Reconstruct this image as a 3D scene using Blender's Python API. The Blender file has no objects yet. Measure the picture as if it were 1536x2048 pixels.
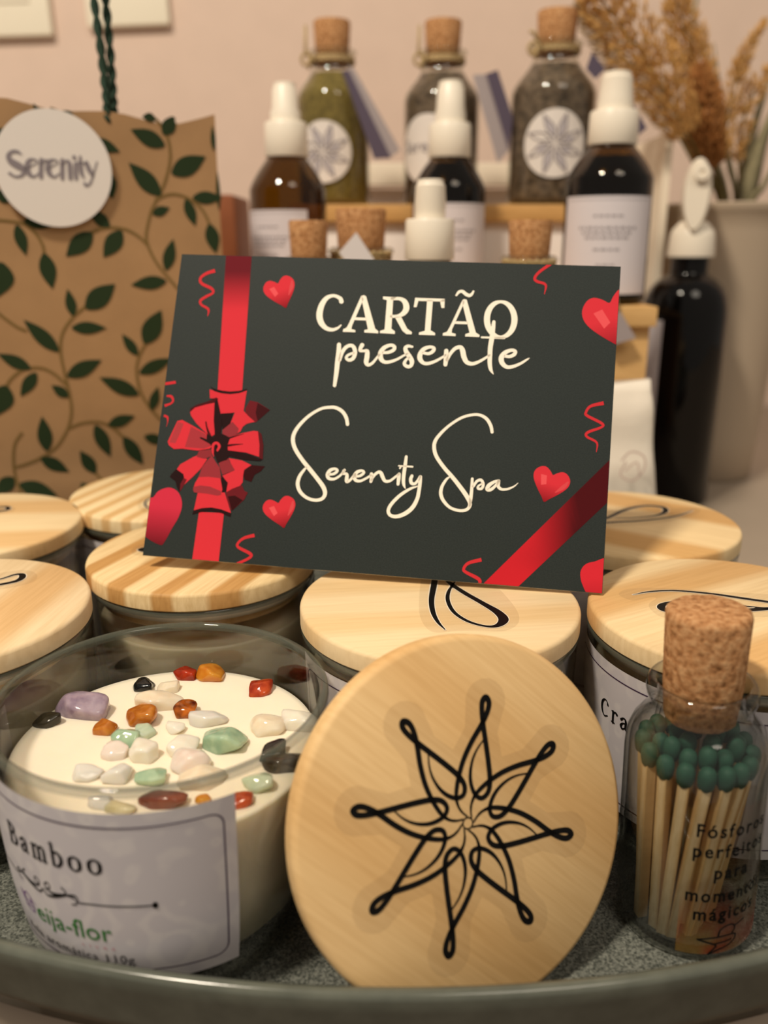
import bpy, bmesh, math, random
from math import sin, cos, pi, radians, atan2, hypot, sqrt, tan
from mathutils import Vector, Matrix
from mathutils.geometry import tessellate_polygon

S = bpy.context.scene
COL = S.collection
random.seed(7)

# ------------------------------------------------------------------ camera, world, lamp, exposure
FPX, PITCH, CAMZ = 1700.0, radians(17.375), 0.1625
cam_d = bpy.data.cameras.new('camera')
cam = bpy.data.objects.new('camera', cam_d)
COL.objects.link(cam)
S.camera = cam
cam.location = (0, 0, CAMZ)
cam.rotation_euler = (pi / 2 - PITCH, 0, 0)
cam_d.sensor_fit = 'VERTICAL'
cam_d.sensor_height = 36.0
cam_d.lens = 36.0 * FPX / 2048.0
cam_d.clip_start = 0.01
cam_d.clip_end = 20
cam_d.dof.use_dof = True
cam_d.dof.focus_distance = 0.232
cam_d.dof.aperture_fstop = cam_d.lens / 3.5      # opening of a few millimetres, as on a phone

W = bpy.data.worlds.new('room_light')
S.world = W
W.use_nodes = True
bg = W.node_tree.nodes['Background']
bg.inputs['Color'].default_value = (1.0, 0.89, 0.76, 1)
bg.inputs['Strength'].default_value = 0.15

def add_lamp(name, loc, watts, radius, colour):
    d = bpy.data.lights.new(name, 'POINT')
    d.energy = watts
    d.shadow_soft_size = radius
    d.color = colour
    o = bpy.data.objects.new(name, d)
    COL.objects.link(o)
    o.location = loc
    return o
add_lamp('ceiling_lamp', (-0.50, -0.20, 1.30), 39, 0.085, (1.0, 0.875, 0.70))
add_lamp('added_soft_lamp', (0.55, -0.9, 1.7), 20, 0.38, (1.0, 0.88, 0.72))  # extra lamp added behind the camera, kept large so its reflection stays soft

S.view_settings.view_transform = 'Standard'
S.view_settings.look = 'None'
S.view_settings.gamma = 1.0
S.view_settings.use_curve_mapping = False
S.view_settings.exposure = 0.80
S.cycles.max_bounces = 10
S.cycles.transparent_max_bounces = 32
S.cycles.caustics_reflective = False
S.cycles.caustics_refractive = False
S.cycles.sample_clamp_indirect = 12.0

# ------------------------------------------------------------------ helpers
def lin(h):
    if isinstance(h, str):
        h = h.lstrip('#')
        v = [int(h[i:i + 2], 16) / 255 for i in (0, 2, 4)]
    else:
        v = [c / 255 for c in h]
    return tuple((c / 12.92 if c <= .04045 else ((c + .055) / 1.055) ** 2.4) for c in v) + (1,)

def ray(px, py):
    xd = (px - 768) / FPX
    yd = (py - 1024) / FPX
    return Vector((xd, cos(PITCH) - yd * sin(PITCH), -(sin(PITCH) + yd * cos(PITCH))))
EYE = Vector((0, 0, CAMZ))

def at_y(px, py, y):
    d = ray(px, py)
    return EYE + d * (y / d.y)

def at_z(px, py, z):
    d = ray(px, py)
    return EYE + d * ((z - CAMZ) / d.z)

def link(o, parent=None):
    COL.objects.link(o)
    if parent is not None:
        o.parent = parent
    return o

def empty(name, loc=(0, 0, 0), rotz=0, mat=None):
    o = bpy.data.objects.new(name, None)
    COL.objects.link(o)
    o.empty_display_size = 0.01
    if mat is not None:
        o.matrix_world = mat
    else:
        o.location = loc
        o.rotation_euler = (0, 0, rotz)
    return o

def tag(o, label=None, cat=None, group=None, kind=None):
    if label: o['label'] = label
    if cat: o['category'] = cat
    if group: o['group'] = group
    if kind: o['kind'] = kind
    return o

def mesh(name, verts, faces, mats, parent=None, smooth=True, midx=None, cols=None, sharp=None):
    me = bpy.data.meshes.new(name)
    me.from_pydata([tuple(v) for v in verts], [], faces)
    if not isinstance(mats, (list, tuple)): mats = [mats]
    for m in mats: me.materials.append(m)
    if midx: me.polygons.foreach_set('material_index', midx)
    if cols is not None:
        a = me.color_attributes.new('print_colour', 'FLOAT_COLOR', 'POINT')
        a.data.foreach_set('color', [c for q in cols for c in q])
    if smooth:
        me.polygons.foreach_set('use_smooth', [True] * len(me.polygons))
        if sharp is not None:
            me.set_sharp_from_angle(angle=radians(sharp))
    me.update()
    return link(bpy.data.objects.new(name, me), parent)

def lathe(profile, seg=72, z0=0.0, cx=0, cy=0):
    V, F = [], []
    n = len(profile)
    for i in range(seg):
        a = 2 * pi * i / seg
        for r, z in profile:
            V.append((cx + r * cos(a), cy + r * sin(a), z + z0))
    for i in range(seg):
        j = (i + 1) % seg
        for k in range(n - 1):
            a, b, c, d = i * n + k, j * n + k, j * n + k + 1, i * n + k + 1
            if profile[k][0] < 1e-7: F.append((a, c, d))
            elif profile[k + 1][0] < 1e-7: F.append((a, b, c))
            else: F.append((a, b, c, d))
    return V, F

def disc_profile(r, t, b):
    """a bevelled puck, top at z = t, bottom at z = 0"""
    return [(0, 0), (r - b, 0), (r - b * .3, b * .3), (r, b), (r, t - b), (r - b * .3, t - b * .3), (r - b, t), (0, t)]

def box(x0, x1, y0, y1, z0, z1, b=0.0):
    bm = bmesh.new()
    bmesh.ops.create_cube(bm, size=1)
    for v in bm.verts:
        v.co = Vector((x0 + (v.co.x + .5) * (x1 - x0), y0 + (v.co.y + .5) * (y1 - y0), z0 + (v.co.z + .5) * (z1 - z0)))
    if b > 0:
        bmesh.ops.bevel(bm, geom=bm.edges[:], offset=b, segments=2, affect='EDGES', profile=.6)
    bm.verts.ensure_lookup_table()
    V = [v.co.copy() for v in bm.verts]
    F = [[v.index for v in f.verts] for f in bm.faces]
    bm.free()
    return V, F

def join(*vf):
    V, F = [], []
    for v, f in vf:
        o = len(V)
        V += list(v)
        F += [tuple(i + o for i in q) for q in f]
    return V, F

def tube(pts, radii, seg=8, caps=True):
    pts = [Vector(p) for p in pts]
    if not isinstance(radii, (list, tuple)): radii = [radii] * len(pts)
    V, F = [], []
    prev = None
    for i, p in enumerate(pts):
        t = (pts[min(i + 1, len(pts) - 1)] - pts[max(i - 1, 0)]).normalized()
        if prev is None:
            u = t.orthogonal().normalized()
        else:
            u = (prev - t * prev.dot(t)).normalized()
        prev = u
        w = t.cross(u)
        for k in range(seg):
            a = 2 * pi * k / seg
            V.append(p + (u * cos(a) + w * sin(a)) * radii[i])
    for i in range(len(pts) - 1):
        for k in range(seg):
            k2 = (k + 1) % seg
            F.append((i * seg + k, i * seg + k2, (i + 1) * seg + k2, (i + 1) * seg + k))
    if caps:
        F.append(tuple(range(seg - 1, -1, -1)))
        F.append(tuple((len(pts) - 1) * seg + k for k in range(seg)))
    return V, F

def smooth_path(pts, n=6, closed=False):
    """Catmull-Rom through tuples of any length"""
    P = [tuple(p) for p in pts]
    m = len(P)
    if m < 3 and not closed:
        out = []
        for i in range(n + 1):
            out.append(tuple(a + (b - a) * i / n for a, b in zip(P[0], P[1])))
        return out
    out = []
    rng = m if closed else m - 1
    for i in range(rng):
        p1, p2 = P[i], P[(i + 1) % m]
        p0 = P[i - 1] if (i > 0 or closed) else tuple(2 * a - b for a, b in zip(p1, p2))
        p3 = P[(i + 2) % m] if (i + 2 < m or closed) else tuple(2 * b - a for a, b in zip(p1, p2))
        for k in range(n):
            t = k / n
            out.append(tuple(.5 * (2 * b + (c - a) * t + (2 * a - 5 * b + 4 * c - d) * t * t + (3 * b - a - 3 * c + d) * t ** 3)
                             for a, b, c, d in zip(p0, p1, p2, p3)))
    if not closed: out.append(P[-1])
    return out

def ribbon(pts, n=6, closed=False, caps=True, raw=False):
    """flat variable-width stroke through (x, y, width): 2D verts + faces"""
    q = list(pts) if raw else smooth_path(pts, n, closed)
    V, F = [], []
    m = len(q)
    for i, (x, y, w) in enumerate(q):
        w = max(w, 1e-5)
        a = q[(i - 1) % m] if (i > 0 or closed) else q[i]
        b = q[(i + 1) % m] if (i < m - 1 or closed) else q[i]
        tx, ty = b[0] - a[0], b[1] - a[1]
        l = hypot(tx, ty) or 1
        tx, ty = tx / l, ty / l
        V.append((x - ty * w / 2, y + tx * w / 2))
        V.append((x + ty * w / 2, y - tx * w / 2))
    for i in range(m if closed else m - 1):
        j = (i + 1) % m
        F.append((2 * i, 2 * i + 1, 2 * j + 1, 2 * j))
    if caps and not closed:
        for e, s in ((0, 1), (m - 1, -1)):
            x, y, w = q[e]
            o = q[e + s]
            tx, ty = x - o[0], y - o[1]
            a0 = atan2(ty, tx)
            base = len(V)
            V.append((x, y))
            for k in range(9):
                a = a0 - pi / 2 + pi * k / 8
                V.append((x + cos(a) * w / 2, y + sin(a) * w / 2))
            for k in range(8): F.append((base, base + 1 + k, base + 2 + k))
    return V, F

def poly(pts):
    V = [(p[0], p[1]) for p in pts]
    tri = tessellate_polygon([[Vector((p[0], p[1], 0)) for p in pts]])
    return V, [tuple(t) for t in tri]

def clip_poly(pts, x0, x1, y0, y1):
    def cut(P, f, inter):
        out = []
        for i, p in enumerate(P):
            q = P[(i + 1) % len(P)]
            a, b = f(p), f(q)
            if a >= 0: out.append(p)
            if (a >= 0) != (b >= 0):
                t = a / (a - b)
                out.append((p[0] + (q[0] - p[0]) * t, p[1] + (q[1] - p[1]) * t))
        return out
    for f in (lambda p: p[0] - x0, lambda p: x1 - p[0], lambda p: p[1] - y0, lambda p: y1 - p[1]):
        pts = cut(pts, f, None)
        if not pts: return []
    return pts

class Print:
    """flat ink: 2D pieces collected, then laid on a surface by a mapping function"""
    def __init__(self): self.V, self.F, self.C = [], [], []
    def add(self, vf, colour=(0, 0, 0, 1), h=0.0):
        o = len(self.V)
        for v in vf[0]:
            self.V.append((v[0], v[1], h))
            self.C.append(colour(v) if callable(colour) else colour)
        self.F += [tuple(i + o for i in q) for q in vf[1]]
        return self
    def build(self, name, mat, parent, fn, use_cols=False):
        V = [fn(*v) for v in self.V]
        return mesh(name, V, self.F, mat, parent, smooth=False, cols=self.C if use_cols else None)

_tc = {}
def text2d(s, size=1.0, space=1.0, bold=0.0):
    """built-in lettering as 2D verts + faces, centred on x, baseline at y = 0"""
    cu = bpy.data.curves.new('t', 'FONT')
    cu.body = s
    cu.size = size
    cu.space_character = space
    cu.offset = bold
    cu.resolution_u = 3
    o = bpy.data.objects.new('t', cu)
    COL.objects.link(o)
    dg = bpy.context.evaluated_depsgraph_get()
    me = o.evaluated_get(dg).to_mesh()
    V = [(v.co.x, v.co.y) for v in me.vertices]
    F = [tuple(p.vertices) for p in me.polygons]
    o.evaluated_get(dg).to_mesh_clear()
    bpy.data.objects.remove(o)
    bpy.data.curves.remove(cu)
    x0 = min(v[0] for v in V); x1 = max(v[0] for v in V)
    V = [(v[0] - (x0 + x1) / 2, v[1]) for v in V]
    return (V, F), x1 - x0

def xf(vf, sx=1, sy=None, dx=0, dy=0, rot=0):
    sy = sx if sy is None else sy
    c, s = cos(rot), sin(rot)
    return [(dx + (x * sx) * c - (y * sy) * s, dy + (x * sx) * s + (y * sy) * c) for x, y in vf[0]], vf[1]

# ------------------------------------------------------------------ materials
def new_mat(name):
    m = bpy.data.materials.new(name)
    m.use_nodes = True
    nt = m.node_tree
    nt.nodes.clear()
    out = nt.nodes.new('ShaderNodeOutputMaterial')
    return m, nt, out

def plain(name, colour, rough=.5, spec=.5, noise=0.0, nscale=200, bump=0.0, metal=0.0, sss=0.0, trans=0.0, ior=1.45, coat=0.0):
    m, nt, out = new_mat(name)
    b = nt.nodes.new('ShaderNodeBsdfPrincipled')
    nt.links.new(b.outputs[0], out.inputs[0])
    c = lin(colour) if not isinstance(colour, tuple) or max(colour) > 1 else colour
    b.inputs['Base Color'].default_value = c
    b.inputs['Roughness'].default_value = rough
    b.inputs['Specular IOR Level'].default_value = spec
    b.inputs['Metallic'].default_value = metal
    b.inputs['IOR'].default_value = ior
    b.inputs['Transmission Weight'].default_value = trans
    b.inputs['Coat Weight'].default_value = coat
    if sss:
        b.inputs['Subsurface Weight'].default_value = sss
        b.inputs['Subsurface Radius'].default_value = (1, .7, .4)
        b.inputs['Subsurface Scale'].default_value = .004
    if noise or bump:
        tc = nt.nodes.new('ShaderNodeTexCoord')
        nz = nt.nodes.new('ShaderNodeTexNoise')
        nz.inputs['Scale'].default_value = nscale
        nz.inputs['Detail'].default_value = 5
        nt.links.new(tc.outputs['Object'], nz.inputs['Vector'])
        if noise:
            r = nt.nodes.new('ShaderNodeValToRGB')
            r.color_ramp.elements[0].position = .3
            r.color_ramp.elements[1].position = .7
            r.color_ramp.elements[0].color = tuple(max(0, x * (1 - noise)) for x in c[:3]) + (1,)
            r.color_ramp.elements[1].color = tuple(min(1, x * (1 + noise)) for x in c[:3]) + (1,)
            nt.links.new(nz.outputs['Fac'], r.inputs[0])
            nt.links.new(r.outputs[0], b.inputs['Base Color'])
        if bump:
            bp = nt.nodes.new('ShaderNodeBump')
            bp.inputs['Strength'].default_value = 1
            bp.inputs['Distance'].default_value = bump
            nt.links.new(nz.outputs['Fac'], bp.inputs['Height'])
            nt.links.new(bp.outputs[0], b.inputs['Normal'])
    return m

def ink(name, colour, rough=.6): return plain(name, colour, rough, .2)

def wood(name, light, dark, scale=60, dist=2.0, rot=0, low=.35, high=.75, streak=.12, rough=.55, tilt=0.0):
    m, nt, out = new_mat(name)
    N, Lk = nt.nodes.new, nt.links.new
    b = N('ShaderNodeBsdfPrincipled'); Lk(b.outputs[0], out.inputs[0])
    b.inputs['Roughness'].default_value = rough
    b.inputs['Specular IOR Level'].default_value = .3
    tc = N('ShaderNodeTexCoord')
    mp = N('ShaderNodeMapping'); mp.inputs['Rotation'].default_value = (0, tilt, rot)
    Lk(tc.outputs['Object'], mp.inputs['Vector'])
    mp2 = N('ShaderNodeMapping'); mp2.inputs['Scale'].default_value = (1, .12, .5)
    Lk(mp.outputs[0], mp2.inputs['Vector'])
    wv = N('ShaderNodeTexWave')
    wv.wave_type = 'BANDS'; wv.bands_direction = 'X'; wv.wave_profile = 'SIN'
    wv.inputs['Scale'].default_value = scale
    wv.inputs['Distortion'].default_value = dist
    wv.inputs['Detail'].default_value = 2
    wv.inputs['Detail Scale'].default_value = .6
    Lk(mp2.outputs[0], wv.inputs['Vector'])
    r = N('ShaderNodeValToRGB')
    r.color_ramp.elements[0].position = low; r.color_ramp.elements[0].color = lin(light)
    r.color_ramp.elements[1].position = high; r.color_ramp.elements[1].color = lin(dark)
    Lk(wv.outputs['Fac'], r.inputs[0])
    mp3 = N('ShaderNodeMapping'); mp3.inputs['Scale'].default_value = (1, .05, .3)
    Lk(mp.outputs[0], mp3.inputs['Vector'])
    nz = N('ShaderNodeTexNoise'); nz.inputs['Scale'].default_value = 900; nz.inputs['Detail'].default_value = 4
    Lk(mp3.outputs[0], nz.inputs['Vector'])
    mx = N('ShaderNodeMix'); mx.data_type = 'RGBA'; mx.blend_type = 'MULTIPLY'
    mx.inputs[0].default_value = 1
    r2 = N('ShaderNodeValToRGB')
    r2.color_ramp.elements[0].position = .3; r2.color_ramp.elements[0].color = (1 - streak, 1 - streak * 1.3, 1 - streak * 1.8, 1)
    r2.color_ramp.elements[1].position = .62; r2.color_ramp.elements[1].color = (1, 1, 1, 1)
    Lk(nz.outputs['Fac'], r2.inputs[0])
    Lk(r.outputs[0], mx.inputs[6]); Lk(r2.outputs[0], mx.inputs[7])
    Lk(mx.outputs[2], b.inputs['Base Color'])
    bp = N('ShaderNodeBump'); bp.inputs['Distance'].default_value = .00012; bp.inputs['Strength'].default_value = .6
    Lk(nz.outputs['Fac'], bp.inputs['Height']); Lk(bp.outputs[0], b.inputs['Normal'])
    return m

def thin_glass(name, face, edge, gloss=1.0, rough=0.0, power=1.0):
    """clear or tinted glass walls: see-through with Fresnel reflections, darker seen edge-on"""
    m, nt, out = new_mat(name)
    N, Lk = nt.nodes.new, nt.links.new
    lw = N('ShaderNodeLayerWeight'); lw.inputs['Blend'].default_value = .35
    r = N('ShaderNodeValToRGB')
    r.color_ramp.elements[0].position = .25; r.color_ramp.elements[0].color = face
    r.color_ramp.elements[1].position = 1.0; r.color_ramp.elements[1].color = edge
    Lk(lw.outputs['Facing'], r.inputs[0])
    tr = N('ShaderNodeBsdfTransparent'); Lk(r.outputs[0], tr.inputs[0])
    gl = N('ShaderNodeBsdfGlossy'); gl.inputs['Roughness'].default_value = rough
    gl.inputs['Color'].default_value = (gloss, gloss, gloss, 1)
    fr = N('ShaderNodeFresnel')
    ge = N('ShaderNodeNewGeometry'); io = N('ShaderNodeMapRange')      # same reflectance from both sides of a wall
    io.inputs[3].default_value = 1.45; io.inputs[4].default_value = 1 / 1.45
    Lk(ge.outputs['Backfacing'], io.inputs[0]); Lk(io.outputs[0], fr.inputs['IOR'])
    mx = N('ShaderNodeMixShader')
    Lk(fr.outputs[0], mx.inputs[0]); Lk(tr.outputs[0], mx.inputs[1]); Lk(gl.outputs[0], mx.inputs[2])
    Lk(mx.outputs[0], out.inputs[0])
    return m

def film(name, colour, opacity, rough=.35):
    m, nt, out = new_mat(name)
    N, Lk = nt.nodes.new, nt.links.new
    tr = N('ShaderNodeBsdfTransparent')
    b = N('ShaderNodeBsdfPrincipled'); b.inputs['Base Color'].default_value = lin(colour)
    b.inputs['Roughness'].default_value = rough
    mx = N('ShaderNodeMixShader'); mx.inputs[0].default_value = opacity
    Lk(tr.outputs[0], mx.inputs[1]); Lk(b.outputs[0], mx.inputs[2]); Lk(mx.outputs[0], out.inputs[0])
    return m

def cork(name):
    m, nt, out = new_mat(name)
    N, Lk = nt.nodes.new, nt.links.new
    b = N('ShaderNodeBsdfPrincipled'); Lk(b.outputs[0], out.inputs[0])
    b.inputs['Roughness'].default_value = .85; b.inputs['Specular IOR Level'].default_value = .15
    tc = N('ShaderNodeTexCoord')
    vo = N('ShaderNodeTexVoronoi'); vo.inputs['Scale'].default_value = 1100; vo.inputs['Randomness'].default_value = 1
    nz = N('ShaderNodeTexNoise'); nz.inputs['Scale'].default_value = 620; nz.inputs['Detail'].default_value = 8
    Lk(tc.outputs['Object'], vo.inputs['Vector']); Lk(tc.outputs['Object'], nz.inputs['Vector'])
    r = N('ShaderNodeValToRGB')
    r.color_ramp.elements[0].position = .25; r.color_ramp.elements[0].color = lin('#6b4526')
    r.color_ramp.elements[1].position = .7; r.color_ramp.elements[1].color = lin('#d9ab7c')
    e = r.color_ramp.elements.new(.45); e.color = lin('#b98558')
    Lk(nz.outputs['Fac'], r.inputs[0])
    hs = N('ShaderNodeMix'); hs.data_type = 'RGBA'; hs.blend_type = 'MULTIPLY'; hs.inputs[0].default_value = .22
    Lk(r.outputs[0], hs.inputs[6]); Lk(vo.outputs['Distance'], hs.inputs[7])
    Lk(hs.outputs[2], b.inputs['Base Color'])
    bp = N('ShaderNodeBump'); bp.inputs['Distance'].default_value = .0005; bp.inputs['Strength'].default_value = .8
    Lk(nz.outputs['Fac'], bp.inputs['Height']); Lk(bp.outputs[0], b.inputs['Normal'])
    return m

def attr_print(name, rough=.7, spec=.10):
    m, nt, out = new_mat(name)
    N, Lk = nt.nodes.new, nt.links.new
    b = N('ShaderNodeBsdfPrincipled'); Lk(b.outputs[0], out.inputs[0])
    a = N('ShaderNodeAttribute'); a.attribute_name = 'print_colour'
    Lk(a.outputs['Color'], b.inputs['Base Color'])
    b.inputs['Roughness'].default_value = rough; b.inputs['Specular IOR Level'].default_value = spec
    return m

def speckle(name, a, b_, rough, scale=700, bump=.0002):
    m, nt, out = new_mat(name)
    N, Lk = nt.nodes.new, nt.links.new
    b = N('ShaderNodeBsdfPrincipled'); Lk(b.outputs[0], out.inputs[0])
    b.inputs['Roughness'].default_value = rough
    b.inputs['Specular IOR Level'].default_value = .25 if rough > .55 else .5
    tc = N('ShaderNodeTexCoord'); nz = N('ShaderNodeTexNoise')
    nz.inputs['Scale'].default_value = scale; nz.inputs['Detail'].default_value = 3
    Lk(tc.outputs['Object'], nz.inputs['Vector'])
    r = N('ShaderNodeValToRGB')
    r.color_ramp.elements[0].position = .36; r.color_ramp.elements[0].color = lin(a)
    r.color_ramp.elements[1].position = .66; r.color_ramp.elements[1].color = lin(b_)
    Lk(nz.outputs['Fac'], r.inputs[0]); Lk(r.outputs[0], b.inputs['Base Color'])
    bp = N('ShaderNodeBump'); bp.inputs['Distance'].default_value = bump
    Lk(nz.outputs['Fac'], bp.inputs['Height']); Lk(bp.outputs[0], b.inputs['Normal'])
    return m

def floral_paper(name, base, pale):
    m, nt, out = new_mat(name)
    N, Lk = nt.nodes.new, nt.links.new
    b = N('ShaderNodeBsdfPrincipled'); Lk(b.outputs[0], out.inputs[0])
    b.inputs['Roughness'].default_value = .5; b.inputs['Specular IOR Level'].default_value = .3
    tc = N('ShaderNodeTexCoord'); vo = N('ShaderNodeTexVoronoi'); wv = N('ShaderNodeTexNoise')
    vo.feature = 'SMOOTH_F1'; vo.inputs['Scale'].default_value = 150; wv.inputs['Scale'].default_value = 260
    wv.inputs['Distortion'].default_value = 1.5
    Lk(tc.outputs['Object'], vo.inputs['Vector']); Lk(tc.outputs['Object'], wv.inputs['Vector'])
    mth = N('ShaderNodeMath'); mth.operation = 'SINE'
    m2 = N('ShaderNodeMath'); m2.operation = 'MULTIPLY'; m2.inputs[1].default_value = 14
    Lk(vo.outputs['Distance'], m2.inputs[0]); Lk(m2.outputs[0], mth.inputs[0])
    m3 = N('ShaderNodeMath'); m3.operation = 'MULTIPLY'
    Lk(mth.outputs[0], m3.inputs[0]); Lk(wv.outputs['Fac'], m3.inputs[1])
    r = N('ShaderNodeValToRGB')
    r.color_ramp.elements[0].position = .0; r.color_ramp.elements[0].color = lin(base)
    r.color_ramp.elements[1].position = .5; r.color_ramp.elements[1].color = lin(pale)
    Lk(m3.outputs[0], r.inputs[0]); Lk(r.outputs[0], b.inputs['Base Color'])
    return m

PINE = ('#f2d9a8', '#e3bd84')
M = {}
M['wall'] = plain('wall_paint', '#dcc5b6', .9, .1, noise=.02, nscale=40, bump=.0001)
M['table'] = plain('white_table_top', '#a89a8a', .45, .4, noise=.02, nscale=30)
M['tray_rim'] = speckle('tray_glaze', '#5a5d54', '#65685e', .16, 120, .00003)
M['tray_floor'] = speckle('tray_speckle', '#3e423d', '#7d8078', .5, 1500, .0003)
M['glass'] = thin_glass('clear_glass', (.955, .95, .93, 1), (.33, .33, .28, 1), gloss=.85)
M['glass_rim'] = film('glass_rim', '#5f6459', .50, .03)
M['glass_small'] = thin_glass('bottle_glass', (.95, .95, .935, 1), (.24, .25, .22, 1))
M['glass_jar'] = thin_glass('jar_glass', (.93, .93, .9, 1), (.5, .5, .44, 1))
M['wax'] = plain('soy_wax', '#f5ead3', .42, .4, noise=.02, nscale=120, bump=.00005, sss=.35)
M['paper'] = floral_paper('label_paper', '#d0cbd0', '#dad5d7')
M['white_paper'] = plain('plain_label_paper', '#dcd6dc', .6, .2)
M['ink'] = ink('black_ink', '#0c0b0b', .5)
M['ink_purple'] = ink('purple_ink', '#3a1f45')
M['violet'] = ink('violet_ink', '#6a2f86')
M['green_ink'] = ink('green_ink', '#2f7a2c')
M['pink_ink'] = ink('pink_ink', '#c98a93')
M['grey_ink'] = ink('grey_ink', '#8a8288')
M['soft_grey_ink'] = ink('soft_grey_ink', '#a29ca2')
M['white_edge'] = ink('white_ink_edge', '#efe3cf')
M['film'] = film('clear_sticker_film', '#a58e6c', .11)
M['wood_plain'] = wood('pale_pine', '#f2d9ae', '#ebcb99', 12, 1.5, rot=pi / 2 - .12, low=.3, high=.9, streak=.07)
M['wood_lid'] = wood('pale_pine_upright', '#e8c48e', '#deb57c', 9, 1.4, rot=-.75, low=.3, high=1.0, streak=.10)
M['wood_striped'] = wood('striped_pine', '#f0d5a4', '#c99a5e', 18, 3.4, rot=.36, low=.46, high=.76, streak=.16)
M['wood_fine'] = wood('fine_striped_pine', '#f2dbae', '#d9b37c', 36, 1.4, rot=.30, low=.35, high=.8, streak=.1)
M['wood_soft'] = wood('soft_grain_pine', '#f3dbb2', '#e2bb86', 8, 2.0, rot=.10, low=.35, high=.85, streak=.10)
M['wood_broad'] = wood('broad_grain_pine', '#f4dcb0', '#e6c08a', 8, 1.2, rot=pi / 2 - .1, low=.35, high=.8, streak=.08)
M['wood_right'] = wood('diagonal_grain_pine', '#f2d8aa', '#dcb279', 7, 1.6, rot=1.05, low=.5, high=.9, streak=.10)
M['wood_back'] = wood('back_grain_pine', '#f1d6a6', '#d8ac70', 7, 1.4, rot=-.95, low=.5, high=.85, streak=.08)
M['step_wood'] = wood('step_wood', '#e2b87c', '#cf9c5c', 10, 1.5, rot=pi / 2, low=.3, high=.9)
M['match_wood'] = wood('match_wood', '#f0d8ae', '#e0bf8c', 120, 1, low=.3, high=.9)
M['match_head'] = plain('green_match_head', '#254f41', .6, .3, noise=.12, nscale=900, bump=.00008)
M['cork'] = cork('cork')
M['card'] = speckle('card_print_ground', '#1d2524', '#252d2c', .60, 2500, .00002)
M['card_edge'] = plain('white_card_stock', '#e9e2d4', .6, .2)
M['card_print'] = attr_print('card_ink')
M['cream_ink'] = ink('cream_ink', '#fbf3e2', .5)
M['kraft'] = plain('kraft_paper', '#a98661', .75, .15, noise=.07, nscale=35, bump=.0004)
M['leaf_ink'] = ink('leaf_ink', '#27361f', .7)
M['stem_ink'] = ink('stem_ink', '#7a6239', .7)
M['cord'] = plain('green_cord', '#2c3f33', .8, .2, noise=.3, nscale=600)
M['sticker'] = plain('sticker_paper', '#e6dfda', .5, .3)
M['plastic'] = plain('white_plastic', '#f1e8d8', .35, .5)
M['amber'] = thin_glass('amber_glass', (.34, .23, .045, 1), (.05, .028, .005, 1))
M['amber_liquid'] = plain('dark_liquid', (.006, .004, .003, 1), .15, .5)
M['olive_liquid'] = plain('amber_oil', '#4f4210', .2, .5)
M['black_plastic'] = plain('black_bottle', (.004, .0035, .0035, 1), .08, .35)
M['herb_olive'] = plain('dried_green_herbs', '#7d6e3c', .9, .1, noise=.35, nscale=350, bump=.001)
M['herb_dark'] = plain('dried_dark_herbs', '#685a4c', .9, .1, noise=.65, nscale=260, bump=.001)
M['herb_brown'] = plain('dried_brown_herbs', '#7d5a28', .9, .1, noise=.4, nscale=330, bump=.001)
M['twine'] = plain('jute_twine', '#b79f76', .9, .1, noise=.25, nscale=900)
M['tag_dark'] = plain('violet_tag_card', '#5b5263', .7, .2)
M['tag_light'] = plain('lilac_tag_card', '#a79d9f', .7, .2)
M['tag_white'] = plain('white_tag_card', '#ddd8da', .6, .2)
M['white_board'] = plain('white_board', '#f8ecd8', .6, .3)
M['white_panel'] = plain('white_panel', '#f4ebe6', .6, .3)
M['brown'] = plain('brown_leatherette', '#8f5536', .55, .3, noise=.1, nscale=60)
M['vase'] = plain('cream_ceramic', '#b7a692', .45, .4)
M['plate'] = plain('switch_plate_plastic', '#f2ead6', .4, .4)
M['packet'] = plain('white_packet_paper', '#efe6d8', .6, .2, noise=.02, nscale=60, bump=.0006)
M['straw'] = plain('dry_straw', '#8a7546', .8, .2, noise=.2, nscale=200)
M['straw_dark'] = plain('dark_straw', '#5e5028', .8, .2, noise=.2, nscale=200)
M['blade'] = plain('dry_grass_blade', '#8d8568', .8, .2, noise=.15, nscale=120)
M['plume'] = plain('golden_plume', '#cda266', .9, .1, noise=.3, nscale=300)
M['plume_dark'] = plain('brown_plume', '#b07c4a', .9, .1, noise=.3, nscale=300)
M['plume_grey'] = plain('greyish_plume', '#a98f6c', .9, .1, noise=.3, nscale=300)

# ------------------------------------------------------------------ the setting
TZ = -0.003
V, F = box(-1.6, 1.6, 0.92, 1.0, -0.8, 1.6)
tag(mesh('wall_back', V, F, M['wall'], smooth=False), kind='structure')
V, F = box(-1.6, 1.6, -1.2, 1.0, -.80, -.75)
tag(mesh('floor', V, F, plain('floor_boards', '#6e5138', .5), smooth=False), kind='structure')
t = empty('table', (0, .45, TZ))
tag(t, 'white table top under the tray, the bag and the bottles', 'table')
V, F = box(-1.1, 1.1, -.292, .465, -.03, 0, .002)
mesh('table_top', V, F, M['table'], t, sharp=40)

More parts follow.
